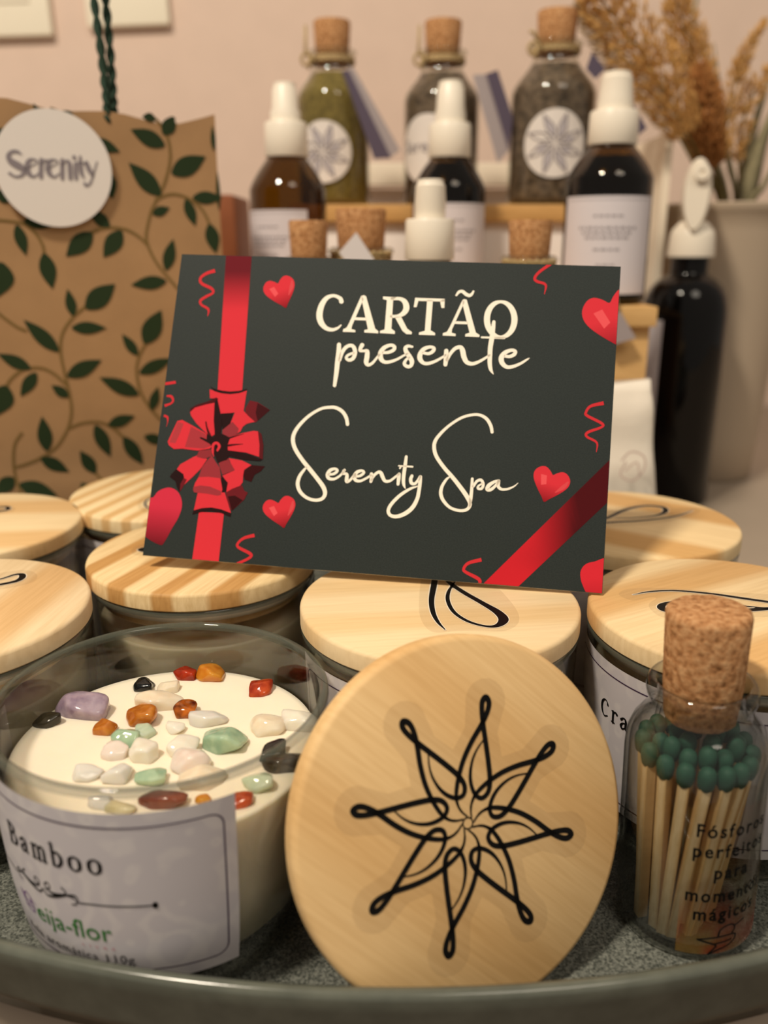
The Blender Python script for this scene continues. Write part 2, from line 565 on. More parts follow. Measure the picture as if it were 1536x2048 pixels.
def switch_plate(px_l, px_r, py_b, y, h, tilt, label):
    a = at_y(px_l, py_b, y); b = at_y(px_r, py_b, y)
    w = b.x - a.x
    r = empty('switch_plate', ((a.x + b.x) / 2, y, a.z + h / 2))
    r.rotation_euler = (0, tilt, 0)
    tag(r, label, 'wall plate')
    V, F = box(-w / 2, w / 2, -.009, 0.0, -h / 2, h / 2, .003)
    mesh('plate', V, F, M['plate'], r, sharp=35)
    V, F = box(-w / 2 + .018, w / 2 - .018, -.0105, -.0085, -h / 2 + .028, h / 2 - .018, .0008)
    mesh('switch_rocker', V, F, M['plate'], r, sharp=35)
switch_plate(-75, 109, 77, .9195, .12, radians(-1.5), 'cream switch plate on the wall at the far left, its lower right corner in view')
switch_plate(176, 340, 56, .9195, .12, radians(-2.0), 'cream switch plate on the wall behind the bag cords')

# ------------------------------------------------------------------ serving tray
def ellipse_ring(prof, a, b, cx, cy, seg=160):
    V, F = [], []
    n = len(prof)
    for i in range(seg):
        t = 2 * pi * i / seg
        nx, ny = cos(t) / a, sin(t) / b
        l = hypot(nx, ny); nx /= l; ny /= l
        for o, z in prof:
            V.append((cx + a * cos(t) + nx * o, cy + b * sin(t) + ny * o, z))
    for i in range(seg):
        j = (i + 1) % seg
        for k in range(n - 1):
            F.append((i * n + k, j * n + k, j * n + k + 1, i * n + k + 1))
    return V, F, n, seg
TR_A, TR_B, TR_Y = .212, .142, .2777
tray = empty('serving_tray', (.004, TR_Y, TZ))
tag(tray, 'oval grey-green tray with a speckled floor holding the candles and the match bottle', 'tray')
V, F, n, seg = ellipse_ring([(-.0075, .0030), (-.0055, .0045), (-.004, .009), (-.0025, .0185), (-.0018, .0203), (-.0004, .0212), (.0009, .0208), (.0014, .0196),
                             (.0006, .0155), (-.0008, .006), (-.0018, .001), (-.004, 0.0)], TR_A, TR_B, 0, 0)
mesh('rim', V, F, M['tray_rim'], tray)
V, F, n, seg = ellipse_ring([(-.0072, .0030), (-.02, .003)], TR_A, TR_B, 0, 0)
F.append(tuple(i * n + 1 for i in range(seg)))
V2, F2, n2, seg2 = ellipse_ring([(-.0035, .0001)], TR_A, TR_B, 0, 0)
o = len(V)
V += V2; F.append(tuple(o + i for i in range(seg2 - 1, -1, -1)))
mesh('tray_floor', V, F, M['tray_floor'], tray, smooth=False)

# ------------------------------------------------------------------ the eight-pointed ornament (traced once, in disc units)
LID_LEAN, LID_YAW, LID_R = radians(22.0), radians(24.64), .0413
LN = Vector((sin(LID_YAW) * cos(LID_LEAN), -cos(LID_YAW) * cos(LID_LEAN), sin(LID_LEAN)))
LU = Vector((cos(LID_YAW), sin(LID_YAW), 0))
LW = LN.cross(LU)
LC = Vector((.0193, .1601, .0402))
def frame(u, w, n, c):
    return Matrix(((u.x, w.x, n.x, c.x), (u.y, w.y, n.y, c.y), (u.z, w.z, n.z, c.z), (0, 0, 0, 1)))
LID_M = frame(LU, LW, LN, LC)
def on_plane(px, py, c, u, w, n):
    d = ray(px, py)
    t = (c - EYE).dot(n) / d.dot(n)
    P = EYE + d * t - c
    return P.dot(u), P.dot(w)
def on_lid(px, py): return on_plane(px, py, LC, LU, LW, LN)

STAR_C = on_lid(935, 1646)
Z7 = lambda x, y: (780 + x / 3.84, 1380 + y / 3.84)
def petal_pts(zp):
    out = []
    for x, y, w in zp:
        a, b = on_lid(*Z7(x, y))
        out.append((a - STAR_C[0], b - STAR_C[1], w / 3.84 * .000150))
    return out
tip = petal_pts([(735, 62, 0)])[0]
STAR_R, STAR_A = hypot(tip[0], tip[1]), atan2(tip[1], tip[0])
def norm(pts):
    c, s = cos(-STAR_A + pi / 2), sin(-STAR_A + pi / 2)
    return [((x * c - y * s) / STAR_R, (x * s + y * c) / STAR_R, w / STAR_R) for x, y, w in pts]
PETAL = [norm(petal_pts(p)) for p in (
    [(590, 968, 8), (545, 930, 12), (518, 880, 16), (506, 810, 24), (520, 690, 28), (560, 540, 30), (625, 395, 31), (700, 265, 32), (745, 165, 32), (757, 95, 34),
     (735, 55, 36), (708, 85, 34), (703, 160, 32), (715, 280, 32), (738, 440, 32), (755, 570, 32), (765, 690, 32), (752, 780, 30), (705, 828, 28), (655, 805, 26), (622, 730, 24), (614, 640, 20),
     (630, 540, 15), (665, 455, 11), (712, 385, 8)],
    [(655, 800, 14), (625, 870, 12), (618, 960, 7)],
)]
def star_pieces(R):
    out = []
    for k in range(8):
        a = k * pi / 4
        c, s = cos(a), sin(a)
        for p in PETAL:
            out.append(ribbon([((x * c - y * s) * R, (x * s + y * c) * R, w * R) for x, y, w in p], n=5))
    ring = [(cos(t) * .045 * R, sin(t) * .045 * R, .012 * R) for t in [2 * pi * i / 12 for i in range(12)]]
    out.append(ribbon(ring, n=2, closed=True))
    return out
def film_outline(R):
    pts = []
    for k in range(8):
        a = k * pi / 4 + pi / 2
        def P(r, off):
            return (r * cos(a) * R - off * sin(a) * R, r * sin(a) * R + off * cos(a) * R)
        pts.append((.60 * cos(a - pi / 8) * R, .60 * sin(a - pi / 8) * R))
        pts.append(P(.74, -.155))
        for i in range(11):
            b = -pi * .62 + 1.24 * pi * i / 10
            pts.append(P(.975 + .19 * cos(b), .19 * sin(b)))
        pts.append(P(.74, .155))
    return pts
def add_ornament(parent, R, z, rot=0.0, centre=(0, 0)):
    cr_, sr_ = cos(rot), sin(rot)
    place = lambda x, y, zz: (x * cr_ - y * sr_ + centre[0], x * sr_ + y * cr_ + centre[1], zz)
    f = Print()
    V, F = poly(film_outline(R))
    f.add((V, F))
    fo = f.build('clear_sticker', M['film'], parent, lambda x, y, h: place(x, y, z + .00006))
    p = Print()
    for vf in star_pieces(R): p.add(vf)
    p.build('printed_ornament', M['ink'], fo, lambda x, y, h: place(x, y, z + .00014))
    return fo

# the lid standing on its edge
lid = empty('wooden_lid', mat=LID_M)
tag(lid, 'round wooden lid standing on edge at the front showing its whole black star ornament', 'lid')
V, F = lathe([(0, -.0058), (LID_R - .001, -.0058), (LID_R, -.0050), (LID_R, -.0016), (LID_R - .0005, -.0006), (LID_R - .0016, 0), (0, 0)], 120)
mesh('disc', V, F, M['wood_lid'], lid, sharp=50)
V, F = lathe([(0, -.0145), (.0345, -.0145), (.0355, -.0137), (.0355, -.0058)], 96)
mesh('inner_plug', V, F, M['wood_soft'], lid, sharp=50)
V, F = lathe([(.0353, -.0120), (.0370, -.0117), (.0372, -.0095), (.0353, -.0092)], 96)
mesh('seal_ring', V, F, M['plastic'], lid)
add_ornament(lid, STAR_R, 0.0, rot=STAR_A - pi / 2, centre=STAR_C)
STAR_RR = STAR_R

# ------------------------------------------------------------------ candles
RP = [(.0335, .002), (.0350, .0055), (.0362, .010), (.0374, .017), (.0383, .025), (.0389, .035), (.0393, .045), (.0397, .0586), (.0399, .0593)]
def r_at(z, P=RP):
    if z <= P[0][1]: return P[0][0]
    for (r0, z0), (r1, z1) in zip(P, P[1:]):
        if z <= z1: return r0 + (r1 - r0) * (z - z0) / (z1 - z0)
    return P[-1][0]
GLASS_PROF = [(0, .0002), (.0295, .0002), (.0322, .0008), (.0335, .002), (.0350, .0055), (.0362, .010), (.0374, .017), (.0383, .025), (.0389, .035), (.0393, .045), (.0397, .0586), (.0399, .0593),
              (.0396, .0602), (.0388, .0606), (.0379, .0602), (.0375, .0593), (.0376, .0586), (.0372, .045), (.0359, .025), (.0335, .011), (.030, .0065), (0, .006)]
WAX_PROF = [(0, .0062), (.0296, .0067), (.0332, .0112), (.0356, .025), (.0366, .036), (.0369, .0455), (.0366, .0463), (.0355, .0460), (0, .0458)]
WAX_Z = .0459

def frustum(phi, z, off):
    r = r_at(z) + off
    return (r * sin(phi), -r * cos(phi), z)

def curved_label(parent, mat, phi_c, half, z0, z1, tilt=0.0):
    V, F = [], []
    nx, nz = 48, 12
    for i in range(nx + 1):
        for j in range(nz + 1):
            V.append(frustum(phi_c - half + 2 * half * i / nx, z0 + (z1 - z0) * j / nz, .0002))
    for i in range(nx):
        for j in range(nz):
            a = i * (nz + 1) + j
            F.append((a, a + nz + 1, a + nz + 2, a + 1))
    lb = mesh('label', V, F, mat, parent)
    w = half * .038
    cz, hz = (z0 + z1) / 2, (z1 - z0) / 2
    bw, bh, rc = w - .0026, hz - .0034, .0028
    path = []
    for sx, sy, a0 in ((1, 1, 0), (-1, 1, pi / 2), (-1, -1, pi), (1, -1, 3 * pi / 2)):
        for k in range(5):
            a = a0 + pi / 2 * k / 4
            path.append((sx * (bw - rc) + rc * cos(a), sy * (bh - rc) + rc * sin(a), .00032))
    dense = []
    for i, p in enumerate(path):
        q = path[(i + 1) % len(path)]
        m = max(1, int(hypot(q[0] - p[0], q[1] - p[1]) / .0012))
        for k in range(m):
            t = k / m
            dense.append((p[0] + (q[0] - p[0]) * t, p[1] + (q[1] - p[1]) * t, p[2]))
    p = Print(); p.add(ribbon(dense, closed=True, raw=True))
    p.build('border_line', M['ink_purple'], lb, lambda x, y, h: frustum(phi_c + x / .038, cz + y, .00032))
    return lb

SERIF = {
 'B': (1.02, [[(.15, 0, .16), (.15, 1.4, .16)], [(0, 1.38, .07), (.5, 1.38, .09), (.70, 1.1, .17), (.5, .8, .09), (.15, .76, .06)],
       [(.4, .77, .07), (.70, .70, .1), (.84, .4, .18), (.62, .05, .1), (0, .03, .07)]]),
 'a': (.84, [[(.08, .76, .15), (.3, .96, .08), (.5, .88, .12), (.55, .6, .15), (.55, .15, .15), (.70, .03, .07)],
       [(.53, .6, .06), (.25, .5, .08), (.08, .25, .15), (.22, .03, .1), (.5, .2, .05)]]),
 'm': (1.3, [[(.14, 0, .14), (.14, .95, .14)], [(0, .93, .06), (.14, .96, .06)], [(0, .03, .06), (.30, .03, .06)],
       [(.14, .75, .05), (.38, .97, .1), (.58, .78, .14), (.58, 0, .14)], [(.44, .03, .06), (.74, .03, .06)],
       [(.58, .75, .05), (.82, .97, .1), (1.02, .78, .14), (1.02, 0, .14)], [(.88, .03, .06), (1.18, .03, .06)]]),
 'b': (.95, [[(.15, .05, .14), (.15, 1.5, .14)], [(0, 1.47, .06), (.15, 1.5, .06)],
       [(.15, .75, .05), (.4, .98, .1), (.70, .75, .16), (.72, .35, .16), (.42, .02, .1), (.15, .12, .05)]]),
 'o': (.98, [['c', (.42, 0.02, .07), (.13, .2, .14), (.08, .48, .17), (.13, .77, .14), (.42, .95, .07), (.71, .77, .14), (.76, .48, .17), (.71, .2, .14)]]),
 'C': (1.15, [[(.86, 1.12, .14), (.78, 1.32, .08), (.5, 1.42, .07), (.2, 1.15, .15), (.1, .7, .17), (.22, .25, .14), (.5, .02, .08), (.88, .2, .05)]]),
 'r': (.72, [[(.15, 0, .14), (.15, .95, .14)], [(0, .93, .06), (.15, .96, .06)], [(0, .03, .06), (.34, .03, .06)], [(.15, .72, .05), (.35, .97, .09), (.55, .88, .16)]]),
}
def serif_text(s, gap=.25):
    V, F = [], []
    x = 0
    for ch in s:
        adv, st = SERIF[ch]
        for q in st:
            closed = q[0] == 'c'
            q = [t if t == 'c' else (t[0], t[1], t[2] * 1.3 + .02) for t in q]
            vf = ribbon(q[1:] if closed else q, n=5, closed=closed, caps=True)
            o = len(V)
            V += [(a + x, b) for a, b in vf[0]]
            F += [tuple(i + o for i in f) for f in vf[1]]
        x += adv + gap
    x -= gap
    return (V, F), x

def on_label(lb, name, mat, vf, phi_of_x, z_of_y, off=.00034):
    p = Print(); p.add(vf)
    return p.build(name, mat, lb, lambda x, y, h: frustum(phi_of_x(x), z_of_y(y), off))

GL = bpy.data.meshes
def glass_parts(root):
    V, F = lathe(GLASS_PROF, 120)
    n_ = len(GLASS_PROF)
    mi = [1 if min(V[i][2] for i in f) > .0585 else 0 for f in F]
    g = mesh('glass_cup', V, F, [M['glass'], M['glass_rim']], root, midx=mi)
    V, F = lathe(WAX_PROF, 96)
    wx = mesh('wax', V, F, M['wax'], root)
    return g, wx

# the open candle in front
oc = empty('scented_candle', (-.0532, .1823, 0))
tag(oc, 'open scented candle at the front left, crystals lying on its wax', 'candle')
glass_parts(oc)
PHI0 = radians(-29.5)
lb = curved_label(oc, M['paper'], PHI0, radians(64), .0105, .0553)
(vf, wd) = serif_text('Bamboo', .28)
a0, a1 = radians(-43.5), radians(-5.4)
k = (a1 - a0) / wd
on_label(lb, 'printed_title', M['ink'], vf, lambda x: a0 + x * k, lambda y: .0403 + y * .0038)
# flourish under the title, mirrored about the label's centre line
sw = Print()
half_swash = [
    [(37.0, 0.0, .9), (20, 0, .8), (13.5, -.3, .8)],
    [(13.5, -.3, .8), (13.0, 1.3, 1.0), (10.5, 1.2, .9), (7.5, .2, 1.1), (4.2, -.7, 1.5), (1.5, -1.0, 1.2), (0.2, .2, .9)],
    [(11.0, -1.2, .7), (12.8, -.8, .8), (12.2, .6, .9), (9.0, .9, 1.0), (5.5, .2, 1.6), (2.4, .4, 1.0), (1.2, 1.9, .9), (2.8, 2.6, .8), (3.3, 1.4, .8), (1.4, .6, .8)],
    [(8.2, 2.6, 1.2), (9.6, 1.8, .8), (8.6, .9, .9)],
]
for st in half_swash:
    for sg in (1, -1):
        sw.add(ribbon([(sg * x, y, w * .40) for x, y, w in st], n=5))
for sg in (1, -1):
    sw.add(poly([(sg * 37 + .85 * cos(2 * pi * i / 16), .85 * sin(2 * pi * i / 16)) for i in range(16)]))
sw.build('printed_flourish', M['ink'], lb, lambda x, y, h: frustum(PHI0 + radians(x * 1.03), .0322 + y * .0010, .00034))
vf, wd = text2d('eija-flor', 1)
a0, a1 = radians(-35.6), radians(-5.9)
k = (a1 - a0) / wd
on_label(lb, 'printed_green_line', M['green_ink'], vf, lambda x: (a0 + a1) / 2 + x * k, lambda y: .0221 + y * k * .038 * 1.12)
bird = Print()
for st in ([(-6.6, 4.6, .6), (-4.4, .6, .8), (-4.0, -1.6, .8), (-.6, -3.0, .8), (1.0, -2.6, .8), (1.4, 0, .8), (.2, 1.2, .8), (-3.2, 1.4, .8), (-6.6, 4.6, .8)],
           [(-3.4, 1.4, .8), (-4.2, 3.4, .8), (-2.2, 5.0, .8), (.2, 3.8, .8), (.4, 1.4, .8)], [(.2, 3.4, .7), (3.0, 2.0, .6)],
           [(-3.6, -1.2, .7), (-1.6, -.6, .7), (1.2, -.6, .7)]):
    bird.add(ribbon([(x, y, w * .6) for x, y, w in st], n=5))
bird.build('printed_bird', M['violet'], lb, lambda x, y, h: frustum(radians(-38.6 + x * .85), .0246 + y * .0006, .00034))
vf, wd = text2d('L  I  V  R  E', 1)
k = radians(11.5) / wd
on_label(lb, 'printed_small_line', M['pink_ink'], vf, lambda x: radians(-11.5) + x * k, lambda y: .0196 + y * .0011)
vf, wd = text2d('Vela arom\u00e1tica 110g', 1, 1.12)
k = radians(46) / wd
on_label(lb, 'printed_weight_line', M['ink'], vf, lambda x: radians(-23.0) + x * k, lambda y: .0158 + y * k * .038 * 1.1)

# the lidded candles
def lid_emblem(ld, loc, scale, strokes):
    """black loop-and-tail emblem on a clear sticker, traced onto the top of the lid"""
    z = .0655
    def loc2(px, py):
        q = at_z(px, py, z)
        return (q.x - loc[0]) / scale, (q.y - loc[1]) / scale
    films, inks = strokes
    f = Print()
    for fp in films:
        f.add(poly([q[:2] for q in smooth_path([loc2(*q) + (0,) for q in fp], 5, True)]))
    fo = f.build('clear_sticker', M['film'], ld, lambda x, y, h: (x, y, z + .00006))
    edge, p = Print(), Print()
    for st in inks:
        q = [loc2(x, y) + (w * .001,) for x, y, w in st]
        edge.add(ribbon([(x, y, w + .0005) for x, y, w in q], n=8))
        p.add(ribbon(q, n=8))
    edge.build('emblem_edge', M['white_edge'], fo, lambda x, y, h: (x, y, z + .00010))
    p.build('printed_emblem', M['ink'], fo, lambda x, y, h: (x, y, z + .00015))

def lidded(loc, lid_mat, emblem, label_phi, text, label, scale=1.0, first=None):
    if first is None:
        r = empty('scented_candle', loc)
        g_, w_ = glass_parts(r)
        g_.scale = (1, 1, .986)
        lb = curved_label(r, M['paper'], 0, radians(62), .0105, .0553)
        V, F = lathe([(0, .0596), (.0394, .0596), (.0400, .0601), (.0400, .0643), (.0397, .0650), (.0389, .0655), (0, .0655)], 120)
        ld = mesh('lid', V, F, lid_mat, r, sharp=50)
        V, F = lathe([(0, .0525), (.0350, .0525), (.0358, .0532), (.0358, .0606)], 96)
        mesh('inner_plug', V, F, M['wood_soft'], ld, sharp=50)
        V, F = lathe([(.0357, .0552), (.0374, .0555), (.0375, .0578), (.0357, .0581)], 96)
        mesh('seal_ring', V, F, M['plastic'], ld)
    else:
        r = first.copy(); COL.objects.link(r)
        r.location = loc
        for ch in first.children:
            c = ch.copy(); COL.objects.link(c); c.parent = r
            for g in ch.children:
                if g.name.startswith('clear_sticker'): continue
                d = g.copy(); COL.objects.link(d); d.parent = c
                for g2 in g.children:
                    e = g2.copy(); COL.objects.link(e); e.parent = d
    for ch in r.children:
        nm = ch.name.split('.')[0]
        if nm == 'lid':
            ch.material_slots[0].link = 'OBJECT'
            ch.material_slots[0].material = lid_mat
            if emblem: lid_emblem(ch, loc, scale, emblem)
        if nm == 'label': ch.rotation_euler = (0, 0, label_phi)
    r.scale = (scale, scale, 1)
    tag(r, label, 'candle', 'lidded candles on the tray')
    return r
EM_MID = ([[(838, 1210), (846, 1150), (880, 1110), (930, 1120), (985, 1165), (1030, 1215), (1037, 1245), (1010, 1262), (960, 1262), (915, 1262), (868, 1265), (845, 1245)]],
 [[(880, 1110, 1.2), (873, 1140, 1.8), (868, 1170, 1.9), (863, 1200, 1.6), (866, 1225, 1.4), (876, 1245, 1.0), (890, 1260, .3)],
  [(880, 1135, 1.2), (895, 1162, 1.6), (925, 1184, 1.9), (965, 1207, 2.0), (995, 1225, 2.6), (1007, 1240, 2.8), (995, 1252, 1.8), (970, 1253, 1.1), (935, 1243, 1.2), (908, 1225, 1.2), (896, 1203, 1.2), (897, 1185, 1.1), (907, 1168, .6), (918, 1155, .3)]])
EM_STR = ([[(262, 1102), (272, 1092), (300, 1088), (360, 1092), (360, 1108), (300, 1112), (270, 1110)]],
 [[(340, 1100, 1.6), (300, 1096, 2.2), (281, 1100, 2.2), (300, 1104, 1.6), (340, 1102, 1.2)]])
EM_LF = ([[(-60, 1160), (20, 1143), (55, 1141), (74, 1150), (66, 1164), (20, 1176), (-60, 1186)]],
 [[(-60, 1172, .8), (0, 1159, .9), (30, 1150, 1.3), (44, 1150, 1.9), (42, 1158, 2.1), (20, 1166, 1.8), (-60, 1180, 1.4)]])
EM_FL = ([[(-50, 1012), (5, 1008), (25, 1012), (24, 1024), (-50, 1032)]],
 [[(-50, 1022, 1.0), (0, 1015, 1.6), (15, 1015, 1.9), (10, 1021, 1.9), (-50, 1028, 1.4)]])
EM_BL = ([[(275, 1008), (285, 994), (320, 985), (360, 985), (360, 1020), (300, 1026), (280, 1020)]],
 [[(330, 992, .7), (300, 997, .8), (290, 1008, .9), (300, 1018, .8), (330, 1021, .6)]])
EM_RB = ([[(1170, 1040), (1220, 1022), (1280, 1004), (1330, 1006), (1350, 1016), (1390, 1016), (1400, 1024), (1370, 1036), (1300, 1049), (1220, 1054), (1170, 1054)]],
 [[(1180, 1046, 1.6), (1215, 1036, 1.7), (1250, 1020, 1.8), (1290, 1012, 1.9), (1325, 1015, 2.2), (1330, 1024, 2.0), (1310, 1032, 1.1), (1270, 1036, .8), (1230, 1037, .5)],
  [(1180, 1048, 1.4), (1225, 1045, 1.6), (1290, 1041, 1.3), (1350, 1033, 1.0), (1385, 1022, .4)]])
EM_R = ([[(1238, 1190), (1250, 1180), (1290, 1176), (1360, 1178), (1440, 1184), (1560, 1192), (1600, 1220), (1560, 1232), (1480, 1236), (1400, 1240), (1330, 1236), (1304, 1222), (1298, 1208), (1312, 1197), (1300, 1195), (1265, 1201)]],
 [[(1266, 1190, .2), (1300, 1184, .9), (1350, 1182, 1.1), (1420, 1188, 1.4), (1490, 1198, 1.6), (1560, 1208, 1.6)],
  [(1560, 1216, 1.6), (1510, 1220, 2.0), (1440, 1224, 2.1), (1370, 1226, 2.1), (1328, 1220, 2.5), (1326, 1210, 2.0), (1360, 1204, 1.0), (1430, 1208, .8), (1500, 1214, .8), (1540, 1218, .5)]])
base = lidded((.0159, .2262, 0), M['wood_plain'], EM_MID, radians(-10), None,
              'lidded glass candle just behind the standing wooden lid, under the middle of the gift card')
lidded((-.0605, .2665, 0), M['wood_striped'], EM_STR, radians(150), None, 'lidded candle with bold brown stripes on its lid under the left end of the card', .93, base)
lidded((-.1245, .2200, 0), M['wood_soft'], EM_LF, radians(170), None, 'lidded candle cut by the left picture edge, directly left of the open candle', 1, base)
lidded((-.1530, .2965, 0), M['wood_broad'], EM_FL, radians(-20), None, 'lidded candle cut by the left picture edge, nearest to the paper bag', 1, base)
lidded((-.0885, .3390, 0), M['wood_fine'], EM_BL, radians(0), None, 'lidded candle with fine tan stripes on its lid in front of the paper bag', 1, base)
lidded((.0900, .3000, 0), M['wood_back'], EM_RB, radians(0), None, 'lidded candle in front of the black spray bottle, at the back right of the tray', 1, base)
cr = lidded((.0984, .2200, 0), M['wood_right'], EM_R, radians(-44), None, 'lidded candle at the right behind the corked match bottle', 1, base)
# the word on the label of the candle behind the match bottle
for ch in cr.children:
    if ch.name.split('.')[0] == 'label':
        vf, wd = serif_text('Cra', .22)
        a0 = radians(-74.5 + 44); k = radians(17) / wd
        p = Print(); p.add(vf)
        p.build('printed_title', M['ink'], ch, lambda x, y, h: frustum(a0 + x * k, .0385 + y * .0036, .00034))

# ------------------------------------------------------------------ crystals on the wax
def stone_mat(name, colour, trans, rough=.08, ior=1.5, sss=.6, dark=None):
    m, nt, out = new_mat(name)
    N, Lk = nt.nodes.new, nt.links.new
    b = N('ShaderNodeBsdfPrincipled'); Lk(b.outputs[0], out.inputs[0])
    tc = N('ShaderNodeTexCoord'); nz = N('ShaderNodeTexNoise')
    nz.inputs['Scale'].default_value = 260; nz.inputs['Detail'].default_value = 3
    Lk(tc.outputs['Object'], nz.inputs['Vector'])
    r = N('ShaderNodeValToRGB')
    r.color_ramp.elements[0].position = .35; r.color_ramp.elements[1].position = .65
    r.color_ramp.elements[0].color = lin(dark or colour); r.color_ramp.elements[1].color = lin(colour)
    Lk(nz.outputs['Fac'], r.inputs[0]); Lk(r.outputs[0], b.inputs['Base Color'])
    b.inputs['Roughness'].default_value = rough
    b.inputs['IOR'].default_value = ior
    b.inputs['Transmission Weight'].default_value = trans
    if lin(colour)[0] > .3:
        b.inputs['Subsurface Weight'].default_value = sss
        b.inputs['Subsurface Radius'].default_value = (1, .8, .6)
        b.inputs['Subsurface Scale'].default_value = .006
    return m
SM = {
 'red': stone_mat('red_carnelian', '#c8401e', .3, dark='#86200f'), 'orange': stone_mat('orange_carnelian', '#f2a23a', .3, dark='#dd8122'),
 'redorange': stone_mat('red_orange_carnelian', '#e2602f', .3, dark='#9c2a14'), 'black': stone_mat('black_tourmaline', '#0c0f0f', 0, .12),
 'amethyst': stone_mat('amethyst', '#cfbccb', .35, dark='#a48ea6'), 'smoky': stone_mat('smoky_stone', '#2b261a', 0, .15),
 'amber': stone_mat('amber_stone', '#dd8c34', .3, dark='#b5651c'), 'darkamber': stone_mat('dark_amber', '#dd7a22', .3, dark='#471608'),
 'clear': stone_mat('clear_quartz', '#fff6e8', .25, .05), 'green': stone_mat('aventurine', '#b3ccac', .1, dark='#93b398'),
 'palegreen': stone_mat('pale_aventurine', '#cfdec4', .1, dark='#b6ccb0'), 'peach': stone_mat('peach_stone', '#f9e6cd', .1, dark='#f4dcc0'),
 'rose': stone_mat('rose_quartz', '#f8e6da', .12, dark='#f3dacd'), 'white': stone_mat('milky_quartz', '#fff4e2', .12, dark='#faecd8'),
 'brown': stone_mat('red_brown_jasper', '#8a4a36', .05, .15, dark='#6b3226'), 'olive': stone_mat('olive_stone', '#ddd2b0', .1, dark='#c2b58e'),
}
def stone(px, py, w, h, mat, label, rot=0):
    C = at_z(px, py + h * .18, WAX_Z)
    cx, cy = C.x + .0532, C.y - .1823
    w *= .98; h *= .98
    d = (C - EYE).dot(Vector((0, cos(PITCH), -sin(PITCH))))
    rx = w * d / FPX / 2
    lim = .0365 - rx * .6
    l = hypot(cx, cy)
    if l > lim: cx, cy = cx * lim / l, cy * lim / l
    rz = min(rx * .62, h * d / FPX / 2 * 1.0)
    ry = max(rz, min(rx * .95, h * d / FPX / 2 * 1.25))
    rnd = random.Random(int(px * 31 + py))
    planes = []
    for _ in range(13):
        v = Vector((rnd.gauss(0, 1), rnd.gauss(0, 1), rnd.gauss(0, 1))).normalized()
        planes.append((v, rnd.uniform(.74, 1.0)))
    planes += [(Vector(v), 1.0) for v in ((1, 0, 0), (-1, 0, 0), (0, 1, 0), (0, -1, 0), (0, 0, 1), (0, 0, -1))]
    bm = bmesh.new()
    bmesh.ops.create_icosphere(bm, subdivisions=4, radius=1)
    for v in bm.verts:      # a convex block with worn, rounded edges
        n_ = v.co.normalized()
        q = sum((max(0, n_.dot(p_)) / d_) ** 14 for p_, d_ in planes) ** (-1 / 14)
        q *= 1.13 + .03 * math.sin(5 * n_.x + px) * math.sin(6 * n_.y + py)
        v.co = Vector((n_.x * rx * q, n_.y * ry * q, n_.z * rz * q))
    me = bpy.data.meshes.new('crystal')
    bm.normal_update(); bm.to_mesh(me); bm.free()
    me.materials.append(SM[mat])
    me.polygons.foreach_set('use_smooth', [True] * len(me.polygons))
    o = link(bpy.data.objects.new('crystal', me))
    o.location = (cx - .0532, cy + .1823, WAX_Z + rz * .45)
    o.rotation_euler = (rnd.uniform(-.15, .15), rnd.uniform(-.15, .15), rot)
    tag(o, label, 'crystal', 'crystals on the candle wax')
